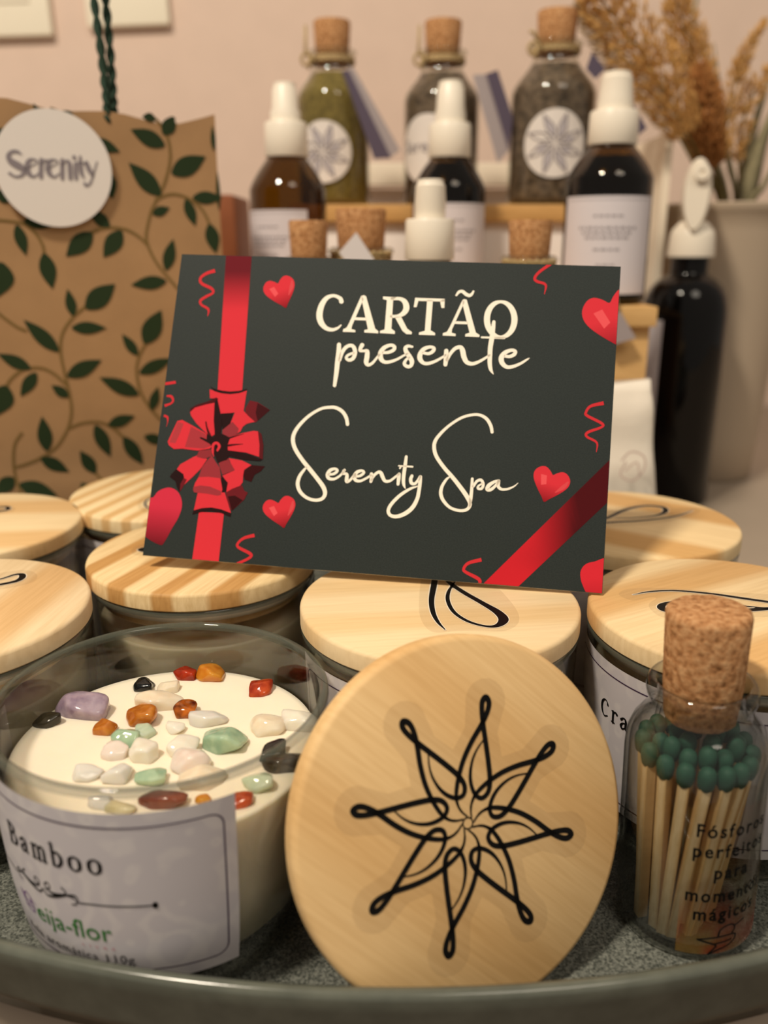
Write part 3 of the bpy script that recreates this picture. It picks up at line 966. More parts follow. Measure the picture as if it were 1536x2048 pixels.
for a in [
 (371, 1343, 42, 48, 'red', 'dark red crystal touching the bright orange one at the back of the wax'),
 (419, 1346, 54, 46, 'orange', 'bright orange crystal beside the dark red one at the back of the wax'),
 (525, 1375, 46, 45, 'redorange', 'red-orange crystal lying alone at the right rear of the wax'),
 (286, 1369, 40, 34, 'black', 'small black crystal lying alone left of the dark red one'),
 (166, 1412, 98, 60, 'amethyst', 'large pale purple crystal at the left of the wax', ),
 (95, 1443, 50, 30, 'smoky', 'small black-brown crystal left of the large pale purple one'),
 (213, 1453, 44, 46, 'amber', 'orange-brown crystal left of the green pair in the middle of the wax'),
 (285, 1430, 60, 46, 'amber', 'honey orange crystal lying behind the green pair'),
 (371, 1418, 48, 36, 'darkamber', 'glowing amber crystal with a dark top in the middle of the wax'),
 (415, 1441, 72, 28, 'clear', 'flat clear crystal right of the amber one with a dark top'),
 (252, 1473, 52, 40, 'green', 'lower left stone of the green pair in the middle of the wax'),
 (289, 1461, 42, 48, 'palegreen', 'pale upright stone of the green pair in the middle of the wax'),
 (335, 1377, 40, 24, 'peach', 'small peach crystal below the dark red one'),
 (320, 1405, 84, 40, 'peach', 'flat wide peach crystal behind the honey orange one'),
 (452, 1481, 84, 52, 'green', 'largest green crystal, right of the wax centre'),
 (365, 1497, 56, 52, 'white', 'milky white crystal left of the largest green one'),
 (352, 1455, 34, 32, 'white', 'small white crystal below the amber one with a dark top'),
 (233, 1500, 50, 54, 'rose', 'pale pink crystal just in front of the green pair at its left'),
 (290, 1505, 64, 46, 'white', 'milky crystal just in front of the green pair at its right'),
 (240, 1545, 56, 42, 'clear', 'rough clear crystal in front of the pale pink one'),
 (176, 1548, 56, 32, 'clear', 'clear crystal nearest the left front of the glass rim'),
 (305, 1556, 60, 32, 'green', 'green crystal half hidden behind the front glass rim'),
 (385, 1525, 78, 46, 'rose', 'pink-beige crystal behind the front glass rim, right of centre'),
 (405, 1556, 84, 44, 'peach', 'peach crystal under the front glass rim, right of centre'),
 (325, 1602, 92, 36, 'brown', 'red-brown crystal against the front glass above the label'),
 (535, 1455, 66, 38, 'peach', 'cream crystal right of the largest green one'),
 (600, 1442, 70, 44, 'white', 'long white crystal leaning on the right of the glass'),
 (548, 1503, 50, 40, 'black', 'black crystal near the right front of the glass rim, the rear of two'),
 (566, 1530, 80, 36, 'black', 'long black crystal against the right front glass', ),
 (515, 1566, 60, 42, 'palegreen', 'pale green crystal against the right front glass'),
 (483, 1600, 42, 40, 'redorange', 'orange-brown crystal against the glass beside the label corner'),
 (203, 1606, 50, 26, 'clear', 'clear crystal against the front glass just above the label'),
 (243, 1618, 62, 20, 'olive', 'olive-beige crystal against the front glass just above the label'),
 (405, 1598, 32, 18, 'orange', 'tiny orange crystal right of the red-brown one above the label'),
]: stone(*a)

# ------------------------------------------------------------------ corked bottle of matches
MB_M = Matrix.Translation((.0760, .1770, .0005)) @ Matrix.Rotation(radians(-1.6), 4, 'Y')
mb = empty('match_bottle', mat=MB_M)
tag(mb, 'small corked glass bottle of green-tipped matches at the front right of the tray', 'bottle')
BR = .0166
V, F = lathe([(0, 0), (.0145, 0), (.0160, .0007), (BR, .0022), (BR, .0475), (.0162, .0510), (.0150, .0540), (.0132, .0563), (.0118, .0577), (.0112, .0592), (.0113, .0604), (.0122, .0616),
              (.0126, .0632), (.0124, .0650), (.0116, .0660), (.0106, .0658), (.0100, .0645), (.0098, .0600), (.0108, .0575), (.0128, .0552), (.0146, .0525), (.0154, .0500),
              (.0156, .047), (.0156, .004), (.0140, .0022), (0, .0020)], 96)
mesh('glass_body', V, F, M['glass_small'], mb)
V, F = lathe([(0, .0560), (.0076, .0560), (.0082, .0566), (.0090, .066), (.0095, .0822), (.0091, .0832), (.0082, .0838), (0, .0838)], 64)
ck = mesh('cork', V, F, M['cork'], mb, sharp=60)
dm = ck.modifiers.new('chips', 'DISPLACE')
tx = bpy.data.textures.new('cork_chips', 'CLOUDS'); tx.noise_scale = .0022
dm.texture = tx; dm.strength = .0007; dm.mid_level = .5; dm.texture_coords = 'LOCAL'
def cyl(R, phi, z, off=.0003): return ((R + off) * sin(phi), -(R + off) * cos(phi), z)
# clear sticker with an orange tint near its foot, lettering on it
sticker_mat, nt, out = new_mat('clear_tinted_sticker')
N, Lk = nt.nodes.new, nt.links.new
tc = N('ShaderNodeTexCoord'); nz = N('ShaderNodeTexNoise'); nz.inputs['Scale'].default_value = 95
Lk(tc.outputs['Object'], nz.inputs['Vector'])
sp = N('ShaderNodeSeparateXYZ'); Lk(tc.outputs['Object'], sp.inputs[0])
mr = N('ShaderNodeMapRange'); mr.inputs[1].default_value = .019; mr.inputs[2].default_value = .004; mr.inputs[3].default_value = 0; mr.inputs[4].default_value = .58
Lk(sp.outputs['Z'], mr.inputs[0])
mu = N('ShaderNodeMath'); mu.operation = 'MULTIPLY'; Lk(mr.outputs[0], mu.inputs[0]); Lk(nz.outputs['Fac'], mu.inputs[1])
ad = N('ShaderNodeMath'); ad.operation = 'ADD'; ad.inputs[1].default_value = .05; Lk(mu.outputs[0], ad.inputs[0])
rr = N('ShaderNodeValToRGB'); rr.color_ramp.elements[0].color = lin('#b58a30'); rr.color_ramp.elements[1].color = lin('#b34a1c')
rr.color_ramp.elements[0].position = .4; rr.color_ramp.elements[1].position = .6
Lk(nz.outputs['Fac'], rr.inputs[0])
tr = N('ShaderNodeBsdfTransparent'); df = N('ShaderNodeBsdfPrincipled'); df.inputs['Roughness'].default_value = .4
Lk(rr.outputs[0], df.inputs['Base Color'])
mx = N('ShaderNodeMixShader'); Lk(ad.outputs[0], mx.inputs[0]); Lk(tr.outputs[0], mx.inputs[1]); Lk(df.outputs[0], mx.inputs[2])
Lk(mx.outputs[0], out.inputs[0])
V, F = [], []
for i in range(33):
    ph = radians(-24 + 92 * i / 32)
    V += [cyl(BR, ph, .0025, .0001), cyl(BR, ph, .0425, .0001)]
for i in range(32): F.append((2 * i, 2 * i + 2, 2 * i + 3, 2 * i + 1))
stk = mesh('clear_sticker', V, F, sticker_mat, mb)
lines = Print()
vf0, w0 = text2d('F\u00f3sforos', 1, 1.25, .022)
ks = radians(74) * BR / w0
for s, z in (('F\u00f3sforos', .0352), ('perfeitos', .0298), ('para', .0240), ('momentos', .0176), ('m\u00e1gicos', .0124)):
    vf, wd = text2d(s, 1, 1.25, .022)
    kk = ks * (.84 if s != 'momentos' else .80)
    lines.add(([(x * kk / BR + radians(15), z + y * ks) for x, y in vf[0]], vf[1]))
lines.build('printed_lines', M['ink'], stk, lambda x, y, h: cyl(BR, x, y, .0002))
bird = Print()
Zm = lambda x, y: ((x - 640) / 6.2, -(y - 1790) / 6.2)
for st in ([(430, 1780), (560, 1765), (740, 1765), (755, 1820), (700, 1870), (600, 1900), (525, 1940), (570, 1880), (575, 1840), (430, 1780)],
           [(595, 1760), (610, 1690), (670, 1655), (730, 1665), (745, 1710), (720, 1755)], [(740, 1680), (840, 1650)], [(580, 1830), (650, 1825), (720, 1815)]):
    bird.add(ribbon([Zm(*q) + (2.3,) for q in st], n=5))
bird.build('printed_bird', M['ink'], stk, lambda x, y, h: cyl(BR, radians(13 + x * .62), .0066 + y * .00017, .0002))

# matches: one built, the others copied
def match_proto():
    r = empty('match', (0, 0, 0))
    V, F = box(-.00125, .00125, -.00125, .00125, 0, .0455, .00015)
    mesh('stick', V, F, M['match_wood'], r, smooth=False)
    prof = [(0, -.0012), (.0012, -.0011), (.0018, -.0002), (.0021, .0016), (.00205, .0030), (.0016, .0042), (.0008, .0048), (0, .0049)]
    V, F = lathe(prof, 14, z0=.0435)
    mesh('match_head', V, F, M['match_head'], r)
    return r
mp = match_proto()
rnd = random.Random(11)
spots = []
front = [(-78, .0122, -.0005), (-52, .0125, -.0055), (-30, .0126, -.0035), (-9, .0126, -.006), (11, .0126, -.0035), (30, .0124, -.0058), (50, .0122, -.002), (72, .0122, -.003)]
for ph, r, dz in front: spots.append((radians(ph), r, dz, True))
for k, ph in enumerate(range(-92, 100, 27)): spots.append((radians(ph + 6), .0088, .0010 + .0014 * (k % 2), False))
for k, ph in enumerate(range(100, 262, 22)): spots.append((radians(ph), .0122, -.001 - .0012 * (k % 3), False))
for k in range(5): spots.append((2 * pi * k / 5 + .4, .0045, .0025, False))
ORD = ['first', 'second', 'third', 'fourth', 'fifth', 'sixth', 'seventh', 'last']
for i, (ph, r, dz, fr) in enumerate(spots):
    top = Vector((r * sin(ph), -r * cos(ph), .0482 + dz))
    bx = -.0036 + top.x * .66 + rnd.uniform(-.0012, .0012)
    by = top.y * .70 - .0018 + rnd.uniform(-.001, .001)
    bl = hypot(bx, by)
    if bl > .0128: bx, by = bx * .0128 / bl, by * .0128 / bl
    bot = Vector((bx, by, .0024))
    d = (top - bot).normalized()
    bot = top - d * .0455
    if bot.z < .0024: bot += Vector((0, 0, .0024 - bot.z))
    zax = d
    xax = Vector((cos(ph), sin(ph), 0)); xax = (xax - zax * xax.dot(zax)).normalized()
    yax = zax.cross(xax)
    if i == 0: m_ = mp; kids = []
    else:
        m_ = mp.copy(); COL.objects.link(m_)
        for ch in mp.children:
            c = ch.copy(); COL.objects.link(c); c.parent = m_
    m_.matrix_world = MB_M @ frame(xax, yax, zax, bot)
    if fr: lab = 'green-tipped match in the front row inside the corked bottle, %s from the left' % ORD[i]
    else: lab = 'green-tipped match standing behind the front row inside the corked bottle'
    tag(m_, lab, 'match', 'matches in the corked bottle')

# ------------------------------------------------------------------ gift card
CY, CLEAN, CT, CS = radians(-8.595), radians(25.56), radians(-1.55), .9528
cu_ = Vector((cos(CY), sin(CY), 0)); cb_ = Vector((-sin(CY), cos(CY), 0))
cw_ = Vector((0, 0, cos(CLEAN))) + cb_ * sin(CLEAN)
CU = cu_ * cos(CT) + cw_ * sin(CT)
CW = -cu_ * sin(CT) + cw_ * cos(CT)
CN = CU.cross(CW)            # points towards the camera
CC = Vector((-.00627, .23956, .0680))
CWID, CHEI = .148 * CS, .105 * CS
card = empty('gift_card', mat=frame(CU, CW, CN, CC))
tag(card, 'dark green printed gift card with red bow and hearts standing on the candle lids', 'card')
V, F = box(-CWID / 2, CWID / 2, 0, CHEI, -.0009, 0)
fr_i = [1] * len(F)
for i, f in enumerate(F):
    if all(abs(V[k].z) < 1e-6 for k in f): fr_i[i] = 0
front_leaf = mesh('front_leaf', V, F, [M['card'], M['card_edge']], card, smooth=False, midx=fr_i)
# back leaf folded out behind
bl_ang = 2 * CLEAN
V, F = box(-CWID / 2, CWID / 2, -CHEI, 0, -.0009, 0)
V = [Vector((v.x, CHEI + v.y * cos(bl_ang) - v.z * 0, v.y * sin(bl_ang) + v.z - .0010)) for v in V]
mesh('back_leaf', V, F, M['card_edge'], card, smooth=False)

def on_card(px, py): return on_plane(px, py, CC, CU, CW, CN)
def card_fn(off): return lambda x, y, h: on_card(x, y) + (off + h,)
RED, REDL, REDM, REDD, BLK = lin('#d8333f'), lin('#e2474d'), lin('#a02a33'), lin('#5a141b'), lin('#241012')
EX0, EX1, EY0, EY1 = -CWID / 2 + .0001, CWID / 2 - .0001, .0001, CHEI - .0001
class CardPrint(Print):
    """pieces given in photo pixels, kept in card coordinates and trimmed to the card"""
    def cadd(self, vf, colour, h=0.0):
        V = [on_card(*v) for v in vf[0]]
        Cs = [colour(v) if callable(colour) else colour for v in vf[0]]
        for f in vf[1]:
            pts = [V[i] for i in f]
            if all(EX0 <= p[0] <= EX1 and EY0 <= p[1] <= EY1 for p in pts):
                o = len(self.V)
                for i in f: self.V.append(V[i] + (h,)); self.C.append(Cs[i])
                self.F.append(tuple(range(o, o + len(f))))
            else:
                q = clip_poly(pts, EX0, EX1, EY0, EY1)
                if len(q) >= 3:
                    o = len(self.V)
                    for p in q: self.V.append((p[0], p[1], h)); self.C.append(Cs[f[0]])
                    self.F.append(tuple(range(o, o + len(q))))
    def done(self, name, mat, cols=True, off=.00005):
        return self.build(name, mat, front_leaf, lambda x, y, h: (x, y, off + h), cols)
def mixc(a, b, t):
    t = max(0, min(1, t))
    return tuple(x + (y - x) * t for x, y in zip(a, b))
def tr_pts(pts, s, ox, oy):
    return [(ox + p[0] / s, oy + p[1] / s) + tuple(w / s for w in p[2:]) for p in pts]

# printed ribbons
p = CardPrint()
N_ = 30
V, F = [], []
for i in range(N_ + 1):
    t = i / N_
    y = 505 + (785 - 505) * t
    V += [(452.5 + (435 - 452.5) * t, y), (478 + (460 - 478) * t, y), (504 + (484 - 504) * t, y)]
for i in range(N_): F += [(3 * i, 3 * i + 1, 3 * i + 4, 3 * i + 3), (3 * i + 1, 3 * i + 2, 3 * i + 5, 3 * i + 4)]
p.cadd((V, F), lambda v: mixc(lin('#6a1722'), RED, (v[1] - 545) / 75))
p.done('printed_ribbon', M['card_print'])
p = CardPrint()
p.cadd(([(398, 1024), (448, 1026), (437, 1126), (384, 1122)], [(0, 1, 2, 3)]), RED)
p.done('printed_ribbon', M['card_print'])
p = CardPrint()
V, F = [], []
for i in range(N_ + 1):
    t = i / N_
    V += [(1222 + (960 - 1222) * t, 917 + (1174 - 917) * t), (1222 + (1025 - 1222) * t, 998 + (1184 - 998) * t)]
for i in range(N_): F.append((2 * i, 2 * i + 1, 2 * i + 3, 2 * i + 2))
p.cadd((V, F), lambda v: mixc(lin('#4c0c13'), lin('#c8222e'), (1150 - v[0]) / 90))
p.done('printed_diagonal_ribbon', M['card_print'])

# printed bow, back to front
p = CardPrint()
hh = [0.0]
def bp_(pts, col):
    hh[0] += .000004
    p.cadd(poly(tr_pts(pts, 6.4, 320, 760)), col, hh[0])
def br_(pts, col):
    hh[0] += .000004
    p.cadd(ribbon(tr_pts(pts, 6.4, 320, 760), n=5), col, hh[0])
DK = lin('#3a0f13')
bp_([(635, 120), (780, 160), (900, 175), (1020, 165), (1112, 135), (1070, 400), (780, 440), (730, 235), (640, 235)], RED)
bp_([(640, 80), (690, 110), (800, 138), (900, 148), (1010, 140), (1120, 112), (1100, 140), (1010, 170), (900, 182), (790, 172), (690, 142)], BLK)
bp_([(780, 430), (940, 420), (900, 560), (800, 640)], BLK)
bp_([(1150, 262), (1250, 285), (1410, 385), (1220, 548), (1100, 430), (1090, 370)], REDM if False else lin('#6a1a22'))
bp_([(1250, 295), (1410, 385), (1250, 525), (1225, 420)], lin('#3c0e13'))
bp_([(965, 400), (1010, 383), (1070, 395), (1140, 470), (1215, 535), (1110, 560), (1060, 600), (1030, 660), (920, 730), (800, 735), (800, 640), (900, 560)], RED)
bp_([(930, 535), (1010, 625), (990, 690), (900, 740), (800, 720), (800, 640)], lin('#92323a'))
bp_([(430, 985), (500, 955), (605, 1015), (520, 1140), (420, 1240), (300, 1350), (215, 1145), (260, 1080)], RED)
bp_([(500, 905), (660, 890), (665, 975), (570, 1010), (470, 985)], lin('#8f2f36'))
bp_([(210, 1140), (300, 1205), (310, 1250), (270, 1330), (250, 1440), (215, 1370), (200, 1300), (125, 1240), (150, 1200)], BLK)
bp_([(305, 1255), (345, 1275), (290, 1380), (255, 1430), (262, 1330)], lin('#6a1a22'))
bp_([(1060, 1180), (1170, 1090), (1345, 1105), (1290, 1170), (1210, 1215), (1170, 1305), (1080, 1275)], lin('#34090d'))
bp_([(880, 1000), (1050, 1030), (1170, 1090), (1080, 1150), (1065, 1220), (1060, 1310), (1020, 1360), (850, 1435), (865, 1320), (800, 1225), (950, 1160)], RED)
bp_([(750, 1065), (870, 1000), (960, 1155), (800, 1215)], lin('#8f2f36'))
bp_([(845, 1440), (930, 1390), (1050, 1345), (1080, 1420), (1125, 1440), (1080, 1530), (920, 1675), (870, 1580)], lin('#6a1a22'))
bp_([(870, 1490), (960, 1480), (1060, 1540), (920, 1675)], lin('#34090d'))
bp_([(485, 1440), (830, 1440), (912, 1710), (800, 1680), (660, 1655), (540, 1660), (430, 1690)], RED)
bp_([(430, 1670), (540, 1640), (660, 1632), (780, 1655), (912, 1705), (905, 1755), (790, 1705), (660, 1680), (540, 1688), (415, 1722)], BLK)
bp_([(780, 1215), (870, 1315), (850, 1420), (795, 1440)], BLK)
bp_([(665, 965), (715, 1050), (765, 1120), (785, 1260), (490, 1255), (540, 1120), (600, 1040)], lin('#98323a'))
bp_([(495, 1245), (620, 1240), (775, 1260), (800, 1400), (780, 1475), (600, 1440), (430, 1390), (450, 1320)], RED)
bp_([(430, 1370), (520, 1350), (640, 1365), (785, 1425), (785, 1470), (735, 1482), (600, 1455), (440, 1440), (425, 1410)], lin('#9c343c'))
bp_([(225, 525), (285, 512), (420, 585), (600, 690), (665, 850), (640, 880), (480, 905), (290, 880), (180, 885), (115, 835), (100, 790)], RED)
bp_([(230, 535), (305, 560), (260, 680), (200, 810), (120, 800)], lin('#b03b42'))
bp_([(400, 600), (580, 690), (660, 845), (560, 880), (320, 860)], lin('#a8363e'))
bp_([(385, 400), (440, 345), (590, 310), (700, 285), (700, 700), (650, 730), (560, 650), (470, 560), (400, 460)], RED)
bp_([(390, 365), (470, 320), (600, 280), (720, 225), (745, 240), (710, 290), (590, 315), (450, 355), (385, 415)], lin('#4a1015'))
bp_([(700, 290), (735, 240), (770, 400), (795, 560), (775, 720), (705, 730), (690, 520)], BLK)
br_([(590, 540, 18), (605, 620, 22), (640, 720, 40)], lin('#4a1015'))
bp_([(860, 740), (1060, 680), (1200, 652), (1262, 660), (1280, 830), (1270, 985), (1100, 930), (860, 900)], RED)
bp_([(1255, 655), (1300, 690), (1325, 830), (1318, 1020), (1270, 1000), (1275, 830)], lin('#5a161c'))
bp_([(850, 935), (1000, 920), (1150, 955), (1310, 1020), (1280, 1038), (1100, 1025), (900, 980)], BLK)
br_([(830, 765, 30), (960, 722, 16), (1080, 690, 4)], BLK)
br_([(880, 840, 30), (970, 828, 18), (1065, 822, 5)], lin('#3c0e13'))
bp_([(600, 690), (680, 735), (720, 690), (800, 690), (900, 740), (870, 830), (870, 900), (1000, 925), (880, 980), (860, 1020), (740, 1060), (700, 960), (665, 850), (640, 820), (510, 745), (520, 730), (600, 760)], BLK)
br_([(690, 980, 8), (678, 920, 26), (685, 830, 34), (730, 808, 34), (762, 850, 36), (735, 905, 26)], RED)
br_([(700, 860, 14), (712, 900, 18), (735, 925, 10)], BLK)
p.done('printed_bow', M['card_print'])

# printed hearts
def heart(notch, point, width, shade=RED, dark=lin('#8a1520'), light=lin('#e8565c'), poly_px=None):
    p = CardPrint()
    if poly_px is None:
        ax, ay = point[0] - notch[0], point[1] - notch[1]
        L = hypot(ax, ay); ux, uy = ax / L, ay / L; sx, sy = -uy, ux
        def H(a, b): return (notch[0] + ux * L * a + sx * width / 2 * b, notch[1] + uy * L * a + sy * width / 2 * b)
        side = [(0, 0), (-.10, .18), (-.20, .45), (-.17, .72), (-.02, .95), (.16, 1.0), (.36, .88), (.62, .56), (.86, .2)]
        pts = [H(a, b) for a, b in side] + [H(1.0, 0)] + [H(a, -b) for a, b in reversed(side[1:])]
        pts = [q[:2] for q in smooth_path([q + (0,) for q in pts], 3, True)]
    else:
        pts = [q[:2] for q in smooth_path([q + (0,) for q in poly_px], 3, True)]
        ax, ay = point[0] - notch[0], point[1] - notch[1]
        L = hypot(ax, ay); ux, uy = ax / L, ay / L; sx, sy = -uy, ux
        def H(a, b): return (notch[0] + ux * L * a + sx * width / 2 * b, notch[1] + uy * L * a + sy * width / 2 * b)
    def colr(v):
        a = ((v[0] - notch[0]) * ux + (v[1] - notch[1]) * uy) / L
        return mixc(shade, dark, (a - .30) / .7)
    # dense fill so that the printed shading varies smoothly
    xs = [q[0] for q in pts]; ys = [q[1] for q in pts]
    n = 14
    for i in range(n):
        x0 = min(xs) + (max(xs) - min(xs)) * i / n; x1 = min(xs) + (max(xs) - min(xs)) * (i + 1) / n
        for j in range(n):
            y0 = min(ys) + (max(ys) - min(ys)) * j / n; y1 = min(ys) + (max(ys) - min(ys)) * (j + 1) / n
            q = clip_poly(pts, x0, x1, y0, y1)
            if len(q) >= 3: p.cadd(poly(q), colr)
    if poly_px is None:
        p.cadd(poly([H(.10, .62), H(.08, .30), H(.38, .18), H(.46, .44)]), light, .000005)
        p.cadd(ribbon([H(.08, -.88) + (width * .05,), H(.30, -.72) + (width * .11,), H(.55, -.42) + (width * .03,)], n=5), lin('#d84a50'), .000005)
    p.done('printed_heart', M['card_print'])
heart((556, 567), (572, 616), 64)
heart((556.7, 1006), (568, 1056), 66)
heart((1106, 950), (1088, 1004), 75)
heart((1219, 606), (1250, 700), 120)
heart((335, 980), (322, 1090), 80, lin('#cf3048'), lin('#6e1420'),
      poly_px=[(292, 1000), (306, 995), (317, 982), (337, 975), (353, 981), (362, 995), (364, 1013), (357, 1035), (344, 1057), (329, 1084), (320, 1090), (293, 1075), (288, 1060)])
heart((1190, 1124), (1200, 1230), 80, lin('#d22a38'), lin('#a01a28'),
      poly_px=[(1215, 1121), (1190, 1123), (1172, 1128), (1162, 1140), (1161, 1155), (1166, 1172), (1178, 1190), (1215, 1195)])
def streamer(pts, s, ox, oy):
    p = CardPrint()
    p.cadd(ribbon(tr_pts(pts, s, ox, oy), n=5, caps=False), lambda v: lin('#cf3038'))
    p.done('printed_streamer', M['card_print'])
streamer([(452, 155, 22), (400, 172, 18), (365, 200, 16), (372, 232, 18), (430, 262, 18), (440, 288, 14), (400, 310, 16), (365, 335, 16), (370, 360, 14), (412, 388, 14), (408, 430, 3)], 3.012, 280, 490)
streamer([(60, 50, 36), (140, 38, 36), (203, 28, 36)], 6.4, 320, 760)
streamer([(85, 205, 20), (145, 212, 34), (168, 262, 26), (140, 300, 24), (60, 330, 34)], 6.4, 320, 760)
streamer([(50, 455, 30), (95, 478, 28), (98, 540, 10), (80, 600, 3)], 6.4, 320, 760)
streamer([(1035, 500, 32), (940, 525, 26), (885, 572, 22), (890, 608, 26), (990, 662, 30), (1003, 690, 26), (960, 720, 24), (870, 760, 24)], 4.518, 280, 960)
streamer([(990, 105, 18), (920, 155, 16), (893, 190, 16), (905, 210, 16), (955, 230, 14), (948, 285, 3)], 2.884, 760, 490)
streamer([(1290, 912, 22), (1215, 930, 16), (1188, 965, 14), (1195, 985, 16), (1280, 1030, 16), (1275, 1052, 14), (1200, 1080, 16), (1192, 1105, 14), (1250, 1140, 12), (1248, 1195, 3)], 2.884, 760, 490)
streamer([(585, 1815, 22), (510, 1835, 18), (482, 1870, 16), (500, 1890, 18), (572, 1930, 20), (570, 1970, 14)], 2.884, 760, 490)

# lettering of the card
T1 = lambda pts: tr_pts(pts, 6.4, 620, 570)
T2 = lambda pts: tr_pts(pts, 6.4, 840, 570)
p = CardPrint(); cc = lin('#fbf3e2')
R_ = lambda pts, n=6, closed=False: p.cadd(ribbon(pts, n=n, closed=closed), cc)
G_ = lambda pts: p.cadd(poly(pts), cc)
R_(T1([(402, 212, 58), (385, 172, 50), (305, 138, 40), (215, 168, 55), (150, 260, 72), (122, 380, 80), (142, 480, 74), (205, 552, 56), (285, 574, 44), (355, 552, 32), (398, 514, 16)]))
G_(T1([(655, 142), (690, 132), (718, 145), (835, 560), (875, 592), (873, 620), (695, 610), (695, 578), (742, 568), (668, 215)]))
G_(T1([(655, 142), (690, 180), (668, 222), (540, 520), (530, 565), (580, 578), (580, 606), (420, 600), (425, 568), (470, 545), (500, 490)]))
G_(T1([(582, 415), (722, 420), (728, 456), (570, 450)]))
G_(T1([(935, 148), (1110, 158), (1065, 192), (1042, 560), (1088, 595), (1086, 628), (895, 616), (898, 588), (955, 570), (985, 195), (935, 182)]))
R_(T1([(1050, 176, 38), (1150, 178, 44), (1212, 215, 66), (1234, 290, 78), (1205, 355, 66), (1130, 398, 42), (1040, 403, 36)]))
G_(T1([(1085, 410), (1165, 405), (1245, 560), (1305, 605), (1302, 632), (1235, 630), (1185, 590)]))
G_(T2([(-62, 165), (318, 178), (314, 215), (-20, 205), (-44, 285), (-80, 285)]))
G_(T2([(260, 195), (318, 178), (312, 296), (275, 296), (262, 235)]))
G_(T2([(92, 190), (165, 195), (135, 580), (192, 615), (192, 645), (-14, 638), (-12, 608), (62, 588)]))
G_(T2([(545, 190), (572, 182), (598, 190), (715, 610), (762, 640), (760, 667), (578, 660), (580, 630), (634, 612), (548, 262)]))
G_(T2([(545, 190), (575, 215), (548, 268), (410, 570), (405, 612), (457, 627), (455, 656), (291, 648), (293, 618), (345, 600), (380, 540)]))
G_(T2([(462, 465), (608, 470), (616, 505), (440, 498)]))
R_(T2([(466, 132, 26), (500, 90, 36), (545, 85, 42), (590, 120, 45), (635, 136, 42), (665, 115, 34), (684, 82, 24)]))
R_(T2([(1033 + 176 * cos(a), 442 + 226 * sin(a), 38 + 40 * abs(cos(a))) for a in [2 * pi * i / 16 for i in range(16)]]), n=4, closed=True)
R_(T2([(790, 671, 24), (1080, 680, 26)]))
p.done('printed_title', M['cream_ink'], False, .00009)
p = CardPrint()
R_(T1([(372, 765, 52), (368, 860, 60), (352, 1000, 62), (335, 1150, 55), (315, 1288, 42)]))
R_(T1([(380, 960, 44), (410, 870, 46), (460, 800, 46), (520, 775, 44), (562, 800, 50), (578, 870, 52), (552, 940, 48), (500, 962, 42), (465, 935, 38), (490, 898, 34), (560, 870, 32)]))
R_(T1([(668, 770, 54), (645, 815, 46), (645, 842, 40), (690, 845, 34), (732, 850, 52), (730, 920, 62), (720, 990, 58), (745, 1025, 42), (800, 1000, 36), (855, 935, 30), (890, 890, 30)]))
R_(T1([(935, 868, 34), (1010, 862, 40), (1072, 830, 46), (1080, 790, 44), (1030, 772, 42), (950, 805, 52), (905, 870, 62), (907, 940, 62), (950, 985, 46), (1020, 985, 40), (1110, 955, 34), (1200, 905, 28), (1250, 880, 24)]))
R_(T1([(1308, 792, 30), (1255, 784, 40), (1222, 810, 50), (1235, 860, 58), (1275, 920, 62), (1305, 980, 58), (1290, 1035, 46), (1245, 1045, 44), (1208, 1010, 44), (1230, 960, 34), (1270, 930, 28)]))
R_(T2([(40, 870, 36), (110, 880, 40), (165, 850, 46), (180, 812, 42), (130, 795, 40), (50, 822, 52), (2, 890, 62), (2, 950, 62), (45, 1000, 46), (110, 1005, 42), (200, 975, 36), (290, 925, 30), (330, 895, 28)]))
R_(T2([(337, 845, 55), (335, 930, 62), (325, 1020, 50)]))
R_(T2([(345, 960, 40), (390, 880, 42), (450, 815, 46), (515, 797, 50), (545, 840, 66), (562, 920, 66), (600, 990, 56), (670, 1010, 46), (750, 985, 38), (830, 940, 32), (890, 900, 28)]))
R_(T2([(945, 475, 44), (935, 560, 55), (920, 680, 62), (900, 800, 60), (895, 900, 58), (893, 1000, 55), (905, 1080, 45), (938, 1142, 10)]))
R_(T2([(1088, 912, 36), (1150, 916, 42), (1205, 890, 48), (1220, 852, 44), (1170, 836, 42), (1090, 867, 55), (1042, 930, 66), (1052, 1000, 62), (1110, 1050, 48), (1190, 1045, 42), (1290, 1005, 34), (1370, 955, 24), (1400, 938, 8)]))
p.done('printed_subtitle', M['cream_ink'], False, .00012)
p = CardPrint()
T3 = lambda pts: tr_pts(pts, 5.297, 570, 800)
T4 = lambda pts: tr_pts(pts, 4.8, 830, 800)
R_(T3([(663, 258, 36), (650, 190, 38), (610, 125, 38), (545, 85, 36), (480, 78, 32), (380, 95, 30), (260, 165, 32), (160, 260, 36), (100, 350, 40), (85, 430, 42), (110, 520, 42), (180, 630, 42), (260, 730, 44),
       (340, 830, 44), (405, 920, 46), (425, 990, 42), (395, 1045, 36), (320, 1062, 34), (230, 1035, 34), (160, 970, 38), (135, 890, 40), (155, 810, 36), (200, 745, 28), (228, 715, 16)]))
R_(T3([(465, 790, 26), (520, 782, 28), (555, 750, 30), (530, 730, 28), (480, 745, 36), (452, 790, 40), (465, 830, 36), (520, 838, 28), (580, 805, 24), (615, 765, 24), (632, 742, 26)]))
R_(T3([(625, 750, 32), (612, 780, 24), (655, 785, 30), (655, 830, 40), (655, 866, 34), (690, 850, 26), (730, 800, 24), (745, 785, 22)]))
R_(T3([(745, 812, 24), (800, 802, 28), (835, 770, 30), (815, 750, 28), (765, 765, 36), (735, 810, 40), (750, 850, 36), (800, 858, 28), (870, 825, 24), (910, 798, 22)]))
R_(T3([(917, 785, 36), (918, 830, 38), (910, 865, 30)]))
